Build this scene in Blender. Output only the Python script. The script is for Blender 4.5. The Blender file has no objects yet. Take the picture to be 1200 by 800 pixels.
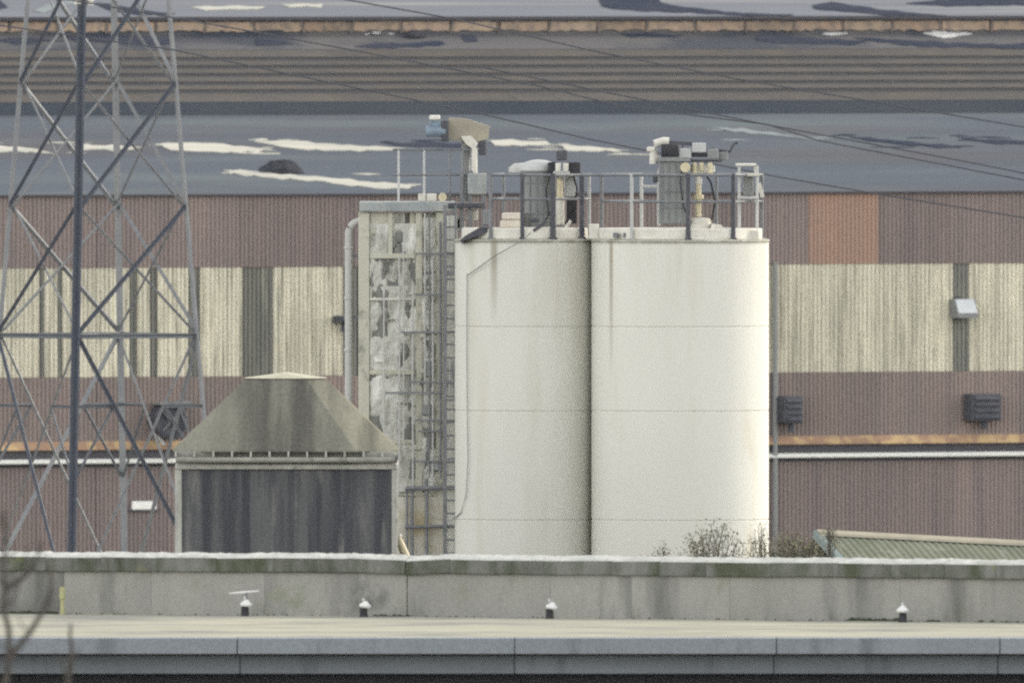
import bpy, math, random
from mathutils import Vector, Matrix
rng = random.Random(7)
R = math.radians
scene = bpy.context.scene
C = scene.collection

# ------------------------------------------------------------------ camera, sky, sun, exposure
F = 40000.0            # focal length in pixels of the 1200 px wide photograph (a very long lens)
YH = -83.0             # picture row of the horizon
CAMZ = 17.1
D0 = 667.0             # distance camera -> front silo centre (world y = 0)
cam_d = bpy.data.cameras.new('camera'); cam = bpy.data.objects.new('camera', cam_d); C.objects.link(cam)
cam_d.sensor_width = 36.0; cam_d.lens = 36.0 * F / 1200.0
cam_d.dof.use_dof = True; cam_d.dof.focus_distance = D0; cam_d.dof.aperture_fstop = 7.1
cam_d.clip_start = 1.0; cam_d.clip_end = 20000.0
cam.location = (0, -D0, CAMZ)
cam.rotation_euler = (math.pi / 2 - math.atan((400 - YH) / F), 0, 0)
scene.camera = cam

SUN_EL, SUN_AZ = R(28), R(58)       # azimuth clockwise from +Y (away from the camera)
w = bpy.data.worlds.new('World'); scene.world = w; w.use_nodes = True
wn = w.node_tree.nodes; wl = w.node_tree.links
sky = wn.new('ShaderNodeTexSky'); sky.sky_type = 'NISHITA'; sky.sun_disc = False
sky.sun_elevation = SUN_EL; sky.sun_rotation = SUN_AZ
sky.air_density = 1.0; sky.dust_density = 0.3; sky.ozone_density = 1.0
hs = wn.new('ShaderNodeHueSaturation'); hs.inputs['Saturation'].default_value = 0.25   # thin high cloud
wl.new(sky.outputs[0], hs.inputs['Color']); tint = wn.new('ShaderNodeMix'); tint.data_type = 'RGBA'; tint.blend_type = 'MULTIPLY'; tint.inputs[0].default_value = 1.0
tint.inputs[7].default_value = (1.05, 1.0, 0.945, 1)                                                  # and a little warm
wl.new(hs.outputs[0], tint.inputs[6]); wl.new(tint.outputs[2], wn['Background'].inputs[0]); wn['Background'].inputs[1].default_value = 0.15

sd = bpy.data.lights.new('sun', 'SUN'); so = bpy.data.objects.new('sun', sd); C.objects.link(so)
sd.energy = 0.6; sd.angle = R(10); sd.color = (1.0, 0.84, 0.56)   # hazy sun through thin cloud
sdir = Vector((math.sin(SUN_AZ) * math.cos(SUN_EL), math.cos(SUN_AZ) * math.cos(SUN_EL), math.sin(SUN_EL)))
so.rotation_euler = sdir.to_track_quat('Z', 'Y').to_euler(); so.location = (60, 20, 80)

vs = scene.view_settings
scene.display_settings.display_device = 'sRGB'
vs.view_transform = 'Standard'; vs.look = 'None'; vs.gamma = 1.0; vs.use_curve_mapping = False
vs.exposure = 1.55
scene.render.engine = 'CYCLES'
scene.cycles.use_denoising = False
scene.cycles.volume_bounces = 0
scene.cycles.max_bounces = 6
scene.cycles.filter_width = 2.2

# ------------------------------------------------------------------ pixel <-> place
def zz(py, D): return CAMZ - (py - YH) * D / F
def xx(px, D): return (px - 600.0) * D / F
def P(px, py, D): return Vector((xx(px, D), D - D0, zz(py, D)))

# ------------------------------------------------------------------ materials
def srgb(r, g, b):
    f = lambda c: (c / 12.92) if c <= 0.04045 else ((c + 0.055) / 1.055) ** 2.4
    return (f(r / 255), f(g / 255), f(b / 255))

def mat(name, base, var=None, vscale=1.0, vstretch=(1, 1, 1), dirt=None, dscale=1.0, dstretch=(1, 1, 1), dlo=0.5, dhi=0.7,
        dirt2=None, d2scale=1.0, d2stretch=(1, 1, 1), d2lo=0.5, d2hi=0.7, rough=0.8, metal=0.0, bump=0.0, bscale=20, rnd=0.0, grain=0.12, extra=None, spec=0.3):
    m = bpy.data.materials.new(name); m.use_nodes = True
    nt = m.node_tree; n = nt.nodes; l = nt.links
    bs = n['Principled BSDF']; bs.inputs['Roughness'].default_value = rough; bs.inputs['Metallic'].default_value = metal
    bs.inputs['Specular IOR Level'].default_value = spec
    tc = n.new('ShaderNodeTexCoord'); oi = n.new('ShaderNodeObjectInfo')
    off = n.new('ShaderNodeVectorMath'); off.operation = 'MULTIPLY_ADD'
    # offset the pattern per object so copies do not repeat
    cmb = n.new('ShaderNodeCombineXYZ')
    for i in range(3): l.new(oi.outputs['Random'], cmb.inputs[i])
    l.new(cmb.outputs[0], off.inputs[0]); off.inputs[1].default_value = (17.3 if rnd else 0,) * 3
    l.new(tc.outputs['Object'], off.inputs[2])
    co = off.outputs[0]
    def noise(scale, stretch, detail=5, rough_=0.6):
        mp = n.new('ShaderNodeVectorMath'); mp.operation = 'MULTIPLY'; mp.inputs[1].default_value = stretch
        l.new(co, mp.inputs[0])
        t = n.new('ShaderNodeTexNoise'); t.inputs['Scale'].default_value = scale; t.inputs['Detail'].default_value = detail
        t.inputs['Roughness'].default_value = rough_
        l.new(mp.outputs[0], t.inputs['Vector']); return t.outputs['Fac']
    def ramp(fac, lo, hi):
        r = n.new('ShaderNodeMapRange'); r.inputs[1].default_value = lo; r.inputs[2].default_value = hi
        l.new(fac, r.inputs[0]); return r.outputs[0]
    def mix(fac, a, b):
        x = n.new('ShaderNodeMix'); x.data_type = 'RGBA'
        if isinstance(fac, float): x.inputs[0].default_value = fac
        else: l.new(fac, x.inputs[0])
        for sock, v in ((x.inputs[6], a), (x.inputs[7], b)):
            if isinstance(v, tuple): sock.default_value = (*v, 1)
            else: l.new(v, sock)
        return x.outputs[2]
    col = mix(ramp(noise(vscale, vstretch), 0.3, 0.7), base, var or tuple(c * 0.8 for c in base))
    if dirt: col = mix(ramp(noise(dscale, dstretch), dlo, dhi), col, dirt)
    if dirt2: col = mix(ramp(noise(d2scale, d2stretch), d2lo, d2hi), col, dirt2)
    if extra: col = extra(n, l, tc, col, mix, noise, ramp)
    # fine grain and a per-piece shade of its own
    g = n.new('ShaderNodeMapRange'); g.inputs[1].default_value = 0.25; g.inputs[2].default_value = 0.75
    g.inputs[3].default_value = 1 - grain; g.inputs[4].default_value = 1 + grain
    l.new(noise(18, (1, 1, 1), 3, 0.7), g.inputs[0])
    r2 = n.new('ShaderNodeMapRange'); r2.inputs[3].default_value = 1 - rnd; r2.inputs[4].default_value = 1 + rnd
    l.new(oi.outputs['Random'], r2.inputs[0])
    mm = n.new('ShaderNodeMath'); mm.operation = 'MULTIPLY'; l.new(g.outputs[0], mm.inputs[0]); l.new(r2.outputs[0], mm.inputs[1])
    vm = n.new('ShaderNodeVectorMath'); vm.operation = 'SCALE'; l.new(col, vm.inputs[0]); l.new(mm.outputs[0], vm.inputs['Scale'])
    l.new(vm.outputs[0], bs.inputs['Base Color'])
    if bump:
        b = n.new('ShaderNodeBump'); b.inputs['Strength'].default_value = bump; b.inputs['Distance'].default_value = 0.02
        l.new(noise(bscale, (1, 1, 1)), b.inputs['Height']); l.new(b.outputs[0], bs.inputs['Normal'])
    return m

V = (1, 1, 0.08)      # vertical streaks
def silo_stain(sx, z0, z1, wid):
    """a brown run-off streak down the shell under the rim, and a soiled band right below the rim"""
    def ex(n, l, tc, col, mix, noise, ramp):
        sp = n.new('ShaderNodeSeparateXYZ'); l.new(tc.outputs['Object'], sp.inputs[0])
        def math_(op, a, b=None):
            q = n.new('ShaderNodeMath'); q.operation = op
            for i, v in enumerate((a, b)):
                if v is None: continue
                if isinstance(v, (int, float)): q.inputs[i].default_value = v
                else: l.new(v, q.inputs[i])
            return q.outputs[0]
        dx = math_('ABSOLUTE', math_('SUBTRACT', sp.outputs[0], sx))
        a = ramp(dx, wid, wid * 0.3)
        a = math_('MULTIPLY', a, ramp(sp.outputs[2], z0, z1))
        a = math_('MULTIPLY', a, ramp(sp.outputs[1], 0.1, 0.0))
        col = mix(math_('MULTIPLY', a, 0.75), col, (0.25, 0.22, 0.15))
        t = math_('MULTIPLY', ramp(sp.outputs[2], 9.2, 11.0), ramp(noise(2.1, (1, 1, 0.09)), 0.45, 0.75))
        col = mix(math_('MULTIPLY', t, 0.38), col, (0.36, 0.34, 0.26))
        e = math_('MULTIPLY', ramp(sp.outputs[2], 10.93, 11.0), ramp(noise(3.0, (1, 1, 1)), 0.3, 0.5))
        col = mix(math_('MULTIPLY', e, 0.7), col, (0.25, 0.24, 0.18))
        rx = math_('MULTIPLY', ramp(math_('ABSOLUTE', math_('SUBTRACT', sp.outputs[0], 1.34)), 0.16, 0.02), ramp(noise(2.4, (1, 1, 0.25)), 0.45, 0.65))
        return mix(math_('MULTIPLY', math_('MULTIPLY', rx, ramp(sp.outputs[2], 8.2, 7.0)), 0.45), col, (0.45, 0.36, 0.19))
    return ex

def hopper_mid_dark(n, l, tc, col, mix, noise, ramp):  # darker streaks towards the middle of the roof
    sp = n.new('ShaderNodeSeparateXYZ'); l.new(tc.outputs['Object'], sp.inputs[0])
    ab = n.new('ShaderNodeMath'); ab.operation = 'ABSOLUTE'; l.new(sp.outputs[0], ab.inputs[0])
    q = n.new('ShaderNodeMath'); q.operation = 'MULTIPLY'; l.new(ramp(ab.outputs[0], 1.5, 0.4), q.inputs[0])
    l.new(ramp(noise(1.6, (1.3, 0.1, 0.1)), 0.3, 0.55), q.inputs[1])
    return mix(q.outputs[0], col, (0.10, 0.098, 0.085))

M = {}
M['silo'] = mat('silo_paint', (0.685, 0.68, 0.615), (0.645, 0.64, 0.572), 0.7, (1, 1, 0.3), dirt=(0.60, 0.58, 0.47), dscale=1.8, dstretch=(1, 1, 0.1), dlo=0.55, dhi=0.8, rough=0.6, grain=0.03, extra=silo_stain(-1.35, 8.2, 10.6, 0.05))
M['silo_b'] = mat('silo_paint_duller', (0.655, 0.65, 0.59), (0.60, 0.596, 0.535), 0.7, (1, 1, 0.3), dirt=(0.56, 0.54, 0.44), dscale=1.8, dstretch=(1, 1, 0.1), dlo=0.55, dhi=0.8, rough=0.6, grain=0.03, extra=silo_stain(-0.6, 9.4, 10.8, 0.09))
M['white'] = mat('white_paint_soiled', (0.72, 0.71, 0.65), (0.55, 0.53, 0.45), 3, (1, 1, 1), dirt=(0.3, 0.28, 0.22), dscale=4, dlo=0.6, dhi=0.75, rough=0.6, grain=0.06)
M['rail'] = mat('grey_galvanised', (0.14, 0.15, 0.165), (0.22, 0.225, 0.23), 6, rough=0.55, metal=0.2)
M['darksteel'] = mat('dark_steel', (0.05, 0.055, 0.07), (0.09, 0.09, 0.1), 5, rough=0.6)
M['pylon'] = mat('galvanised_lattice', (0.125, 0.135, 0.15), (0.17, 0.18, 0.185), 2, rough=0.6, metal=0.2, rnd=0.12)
M['pylonlit'] = mat('galvanised_lattice_lit', (0.2, 0.21, 0.22), (0.26, 0.265, 0.265), 2, rough=0.6, metal=0.2, rnd=0.12)  # sunlit copy of the steel, the light put into its colour
M['pylonshade'] = mat('galvanised_lattice_shaded', (0.075, 0.085, 0.11), (0.1, 0.11, 0.13), 2, rough=0.7, metal=0.1)  # shaded copy for the near leg and near braces
M['greybox'] = mat('grey_enamel', (0.24, 0.25, 0.24), (0.19, 0.2, 0.2), 2, V, rough=0.5)
M['lightgrey'] = mat('light_grey_enamel', (0.5, 0.51, 0.5), (0.4, 0.41, 0.4), 3, V, rough=0.5)
M['tan'] = mat('tan_enamel', (0.36, 0.33, 0.25), (0.28, 0.26, 0.21), 3, rough=0.6)
M['motor'] = mat('blue_grey_enamel', (0.22, 0.30, 0.36), (0.16, 0.2, 0.25), 5, rough=0.5)
M['brass'] = mat('yellowed_white_paint', (0.66, 0.6, 0.42), (0.5, 0.45, 0.3), 4, rough=0.5)
M['black'] = mat('black_rubber', (0.025, 0.026, 0.03), (0.04, 0.04, 0.045), 4, rough=0.8)
M['brown'] = mat('brown_profiled_sheet', (0.275, 0.218, 0.198), (0.23, 0.19, 0.176), 0.8, (1, 1, 0.25), dirt=(0.19, 0.162, 0.155), dscale=3, dstretch=(1, 1, 0.05), dlo=0.45, dhi=0.75, rough=0.7, rnd=0.08, grain=0.2)
M['brown2'] = mat('brown_profiled_sheet_faded', (0.29, 0.226, 0.2), (0.24, 0.196, 0.178), 0.8, (1, 1, 0.25), dirt=(0.21, 0.182, 0.17), dscale=3, dstretch=(1, 1, 0.05), dlo=0.45, dhi=0.75, rough=0.7, rnd=0.08, grain=0.2)
M['orange'] = mat('orange_brown_sheet', (0.4, 0.265, 0.195), (0.34, 0.235, 0.185), 1, V, rough=0.7)
M['cream'] = mat('cream_translucent_sheet', (0.755, 0.715, 0.565), (0.625, 0.595, 0.475), 1.4, (1, 1, 0.15), dirt=(0.36, 0.34, 0.265), dscale=7.5, dstretch=(1, 1, 0.06), dlo=0.45, dhi=0.68, dirt2=(0.50, 0.48, 0.38), d2scale=1.6, d2stretch=(1, 1, 0.15), d2lo=0.5, d2hi=0.75, rough=0.6, rnd=0.06, grain=0.28)
M['strip'] = mat('dark_grey_sheet', (0.15, 0.153, 0.14), (0.25, 0.245, 0.205), 2.5, (1, 1, 0.1), dirt=(0.34, 0.33, 0.26), dscale=4, dstretch=(1, 1, 0.08), dlo=0.55, dhi=0.72, rough=0.7, rnd=0.1)
M['sill'] = mat('rusty_lit_sill', (0.34, 0.215, 0.135), (0.27, 0.165, 0.12), 2.2, (1, 1, 1), dirt=(0.46, 0.33, 0.17), dscale=2.2, dlo=0.47, dhi=0.6, rough=0.8, rnd=0.18)
M['gutter'] = mat('white_gutter', (0.86, 0.86, 0.8), (0.8, 0.8, 0.74), 2, rough=0.5)
M['shadowgap'] = mat('dark_flashing', (0.055, 0.055, 0.068), (0.075, 0.07, 0.075), 2, rough=0.7)
M['roofA'] = mat('grey_felt_roof', spec=0.0, base=(0.122, 0.138, 0.160), var=(0.100, 0.113, 0.133), vscale=0.12, vstretch=(0.25, 1, 1), dirt=(0.14, 0.162, 0.17), dscale=0.2, dstretch=(0.3, 1, 1), dlo=0.5, dhi=0.7, dirt2=(0.12, 0.115, 0.122), d2scale=0.11, d2stretch=(0.3, 1, 1), d2lo=0.5, d2hi=0.7, rough=0.9, grain=0.18)
M['roofC'] = mat('pale_grey_roof', spec=0.0, base=(0.205, 0.218, 0.240), var=(0.175, 0.185, 0.207), vscale=0.12, vstretch=(0.3, 1, 1), dirt=(0.28, 0.28, 0.275), dscale=0.5, dstretch=(0.1, 1, 1), dlo=0.55, dhi=0.7, rough=0.9, grain=0.18)
M['patch'] = mat('pale_roof_patch', spec=0.0, base=(0.56, 0.55, 0.475), var=(0.40, 0.40, 0.36), vscale=1.0, vstretch=(0.3, 1, 1), rough=0.8, grain=0.05)
M['patchb'] = mat('pale_bluish_patch', spec=0.0, base=(0.3, 0.34, 0.34), var=(0.18, 0.2, 0.21), vscale=1.0, vstretch=(0.3, 1, 1), rough=0.8)
M['patchd'] = mat('bitumen_and_shadow_patch', spec=0.0, base=(0.04, 0.05, 0.075), var=(0.065, 0.07, 0.09), vscale=1.0, vstretch=(0.3, 1, 1), rough=0.85)  # bitumen on the roofs; also the shadows drawn on the apron
M['lap'] = mat('brown_grey_fibre_cement', spec=0.0, base=(0.118, 0.111, 0.104), var=(0.105, 0.101, 0.1), vscale=1.6, dirt=(0.135, 0.122, 0.105), dscale=0.9, dlo=0.45, dhi=0.75, rough=0.9, rnd=0.05, grain=0.25)
M['lapgap'] = mat('shaded_lap_edge', (0.11, 0.11, 0.117), (0.09, 0.092, 0.1), 2, rough=0.9)
M['upstand'] = mat('dark_upstand', (0.055, 0.068, 0.088), (0.075, 0.085, 0.1), 0.3, rough=0.8)
M['hallwall'] = mat('grey_brown_render', (0.125, 0.12, 0.118), (0.095, 0.097, 0.107), 0.25, (1, 1, 3), dirt=(0.05, 0.058, 0.075), dscale=0.2, dstretch=(1, 1, 3), dlo=0.5, dhi=0.6, rough=0.9)  # bluish dark blotches put shadow streaks into the colour
M['hallorange'] = mat('faded_orange_panel', (0.34, 0.235, 0.17), (0.31, 0.25, 0.18), 1.5, dirt=(0.2, 0.16, 0.135), dscale=3.5, dlo=0.45, dhi=0.65, rough=0.8, rnd=0.22)
M['bandpost'] = mat('dull_band_post', (0.16, 0.13, 0.115), (0.11, 0.1, 0.095), 3, rough=0.8, rnd=0.2)
M['concrete'] = mat('weathered_concrete', (0.285, 0.29, 0.275), (0.22, 0.222, 0.215), 0.9, (1, 1, 0.5), dirt=(0.105, 0.105, 0.10), dscale=1.5, dstretch=(1, 1, 0.2), dlo=0.53, dhi=0.72, dirt2=(0.22, 0.25, 0.17), d2scale=1.3, d2lo=0.56, d2hi=0.75, rough=0.9, bump=0.3, rnd=0.06)
def wall_stain(n, l, tc, col, mix, noise, ramp):
    # dark run-off where water leaves the joints, and black damp at the foot of the wall
    col = mix(ramp(noise(0.42, (1, 1, 0.12)), 0.56, 0.68), col, (0.10, 0.10, 0.095))
    sp = n.new('ShaderNodeSeparateXYZ'); l.new(tc.outputs['Object'], sp.inputs[0])
    q = n.new('ShaderNodeMath'); q.operation = 'MULTIPLY'; l.new(ramp(sp.outputs[2], 5.78, 5.5), q.inputs[0]); l.new(ramp(noise(0.5, (1, 1, 0.3)), 0.55, 0.66), q.inputs[1])
    col = mix(q.outputs[0], col, (0.05, 0.052, 0.042))
    # a sooty smear round one of the vents
    vm = n.new('ShaderNodeVectorMath'); vm.operation = 'SUBTRACT'; l.new(tc.outputs['Object'], vm.inputs[0]); vm.inputs[1].default_value = ((428 - 600) * 577.7 / F, 17.6, 5.80)
    v2 = n.new('ShaderNodeVectorMath'); v2.operation = 'MULTIPLY'; l.new(vm.outputs[0], v2.inputs[0]); v2.inputs[1].default_value = (2.2, 0.0, 3.4)
    ln = n.new('ShaderNodeVectorMath'); ln.operation = 'LENGTH'; l.new(v2.outputs[0], ln.inputs[0])
    q2 = n.new('ShaderNodeMath'); q2.operation = 'MULTIPLY'; l.new(ramp(ln.outputs['Value'], 1.0, 0.4), q2.inputs[0]); l.new(ramp(noise(2.2, (1, 1, 0.6)), 0.36, 0.58), q2.inputs[1])
    return mix(q2.outputs[0], col, (0.06, 0.062, 0.055))
M['parapet'] = mat('stained_parapet_render', (0.300, 0.296, 0.272), (0.24, 0.238, 0.22), 0.8, (1, 1, 0.5), dirt=(0.15, 0.15, 0.14), dscale=1.5, dstretch=(1, 1, 0.2), dlo=0.52, dhi=0.74, dirt2=(0.225, 0.232, 0.18), d2scale=1.3, d2lo=0.6, d2hi=0.75, rough=0.9, bump=0.3, rnd=0.04, extra=wall_stain)
M['coping'] = mat('mossy_coping_stone', (0.19, 0.193, 0.18), (0.105, 0.11, 0.095), 1.6, (1, 1, 0.7), dirt=(0.065, 0.075, 0.048), dscale=2.2, dstretch=(1, 1, 0.4), dlo=0.42, dhi=0.62, dirt2=(0.17, 0.17, 0.07), d2scale=1.1, d2lo=0.60, d2hi=0.72, rough=0.95, bump=0.5, rnd=0.12)
M['copetop'] = mat('bleached_lit_coping_top', spec=0.0, base=(0.60, 0.605, 0.57), var=(0.40, 0.41, 0.38), vscale=3.5, rough=0.8, bump=0.4)
M['fascia'] = mat('grey_fascia', (0.238, 0.262, 0.28), (0.2, 0.222, 0.24), 0.8, (1, 1, 0.4), dirt=(0.115, 0.125, 0.135), dscale=1.3, dstretch=(1, 1, 0.2), dlo=0.55, dhi=0.75, rough=0.7, rnd=0.04, grain=0.18)
M['beam'] = mat('grey_lower_beam', (0.2, 0.222, 0.24), (0.165, 0.185, 0.2), 0.8, (0.5, 1, 1), dirt=(0.1, 0.11, 0.12), dscale=1.3, dstretch=(1, 1, 0.2), dlo=0.58, dhi=0.75, rough=0.7, rnd=0.04)
M['roofF'] = mat('pale_flat_roof', spec=0.0, base=(0.42, 0.412, 0.33), var=(0.35, 0.345, 0.285), vscale=0.6, vstretch=(0.5, 0.6, 1), dirt=(0.25, 0.252, 0.232), dscale=0.8, dstretch=(0.45, 0.5, 1), dlo=0.47, dhi=0.66, dirt2=(0.5, 0.49, 0.4), d2scale=1.3, d2stretch=(0.3, 2, 1), d2lo=0.52, d2hi=0.66, rough=0.9)
M['shadewall'] = mat('shaded_recess_cladding', (0.010, 0.012, 0.016), (0.016, 0.018, 0.022), 1, rough=0.6)
M['hopwall'] = mat('stained_bin_wall', (0.12, 0.122, 0.12), (0.085, 0.087, 0.09), 2.4, (1, 1, 0.06), dirt=(0.048, 0.051, 0.059), dscale=3.6, dstretch=(1, 1, 0.05), dlo=0.42, dhi=0.6, dirt2=(0.2, 0.198, 0.18), d2scale=3.0, d2stretch=(1, 1, 0.12), d2lo=0.57, d2hi=0.74, rough=0.85, grain=0.25)
M['hoptrim'] = mat('pale_concrete_trim', (0.48, 0.48, 0.425), (0.30, 0.30, 0.27), 3.5, (1, 1, 0.3), dirt=(0.12, 0.12, 0.11), dscale=3, dlo=0.58, dhi=0.75, rough=0.9)
M['hoproof'] = mat('lichened_hip_roof', spec=0.0, base=(0.255, 0.25, 0.20), var=(0.185, 0.183, 0.15), vscale=1.3, vstretch=(1, 0.4, 0.3), dirt=(0.12, 0.12, 0.10), dscale=2.0, dstretch=(1, 0.12, 0.12), dlo=0.48, dhi=0.7, rough=0.95, grain=0.25, extra=hopper_mid_dark)
M['hopvoid'] = mat('shaded_eave_board', (0.34, 0.34, 0.30), (0.26, 0.26, 0.235), 3, rough=0.9)
M['hopcap'] = mat('pale_ridge_cap', (0.52, 0.5, 0.38), (0.4, 0.39, 0.3), 3, rough=0.9)
M['towerpanel'] = mat('dust_caked_panel', (0.54, 0.54, 0.475), (0.42, 0.42, 0.37), 1.5, (1, 1, 0.4), dirt=(0.15, 0.15, 0.135), dscale=2.6, dstretch=(1, 1, 0.35), dlo=0.50, dhi=0.68, dirt2=(0.72, 0.72, 0.66), d2scale=2.0, d2stretch=(0.8, 1, 0.7), d2lo=0.52, d2hi=0.66, rough=0.9, rnd=0.1, bump=0.3, bscale=8)
M['crust'] = mat('white_caked_dust', (0.58, 0.58, 0.52), (0.48, 0.48, 0.43), 2, (1, 1, 0.5), dirt=(0.27, 0.27, 0.24), dscale=2.6, dstretch=(1, 1, 0.4), dlo=0.48, dhi=0.72, dirt2=(0.74, 0.74, 0.69), d2scale=1.8, d2stretch=(1, 1, 0.5), d2lo=0.5, d2hi=0.64, rough=0.95, bump=0.5, bscale=14)
M['sootcrust'] = mat('grey_caked_dust', (0.17, 0.17, 0.158), (0.24, 0.24, 0.22), 4, rough=0.95, bump=0.6, bscale=14)
M['towerback'] = mat('pale_backing_sheet', (0.64, 0.645, 0.59), (0.54, 0.545, 0.5), 2, (1, 1, 0.3), dirt=(0.3, 0.31, 0.31), dscale=1.5, dlo=0.5, dhi=0.7, rough=0.8)
M['towerframe'] = mat('cream_frame_paint', (0.56, 0.55, 0.45), (0.46, 0.455, 0.375), 2, V, dirt=(0.25, 0.25, 0.21), dscale=3, dlo=0.55, dhi=0.7, rough=0.8)
M['towerblue'] = mat('blue_grey_frame_paint', (0.33, 0.36, 0.355), (0.25, 0.275, 0.275), 2, dirt=(0.42, 0.42, 0.38), dscale=3, dlo=0.5, dhi=0.7, rough=0.8)
M['towerwall'] = mat('stained_cream_wall', (0.60, 0.58, 0.49), (0.52, 0.5, 0.43), 1.5, (1, 1, 0.3), dirt=(0.42, 0.36, 0.22), dscale=1.6, dlo=0.5, dhi=0.7, rough=0.9)
M['pipe'] = mat('pale_grey_pipe', (0.50, 0.50, 0.475), (0.42, 0.42, 0.4), 3, V, rough=0.6)
M['shed'] = mat('mossy_shed_sheet', spec=0.0, base=(0.225, 0.235, 0.18), var=(0.165, 0.18, 0.135), vscale=1.2, dirt=(0.3, 0.3, 0.25), dscale=1.5, dlo=0.55, dhi=0.7, rough=0.9)
M['shedridge'] = mat('pale_ridge_sheet', spec=0.0, base=(0.40, 0.37, 0.29), var=(0.32, 0.3, 0.24), vscale=2, rough=0.8)
M['verge'] = mat('verdigris_verge', (0.22, 0.27, 0.26), (0.17, 0.21, 0.2), 3, rough=0.8)
M['leaf'] = mat('dull_olive_leaf', (0.19, 0.185, 0.125), (0.24, 0.225, 0.15), 3, rough=0.7, rnd=0.2)
M['moss'] = mat('dark_moss', (0.035, 0.042, 0.025), (0.06, 0.065, 0.04), 6, rough=1.0)
M['twig'] = mat('dark_bark', (0.05, 0.045, 0.04), (0.08, 0.07, 0.06), 6, rough=0.9)
M['ground'] = mat('yard_asphalt', (0.055, 0.055, 0.055), (0.075, 0.073, 0.07), 0.05, rough=0.95)
M['cable'] = mat('cable_sheath', (0.075, 0.078, 0.09), (0.09, 0.09, 0.1), 1, rough=0.7)
M['glass'] = mat('floodlight_glass', (0.55, 0.57, 0.57), (0.5, 0.52, 0.53), 2, rough=0.35, spec=0.3)
M['debris'] = mat('dark_tarpaulin', spec=0.0, base=(0.04, 0.045, 0.055), var=(0.07, 0.07, 0.08), vscale=3, rough=0.8)
M['sheet'] = mat('crumpled_white_sheet', spec=0.0, base=(0.75, 0.75, 0.72), var=(0.5, 0.5, 0.5), vscale=3, rough=0.7)
M['stump'] = mat('yellowed_post', (0.40, 0.39, 0.2), (0.3, 0.3, 0.17), 5, rough=0.9)
M['lichenbox'] = mat('pinkish_lagging', (0.66, 0.58, 0.48), (0.7, 0.66, 0.58), 5, rough=0.8)

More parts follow.
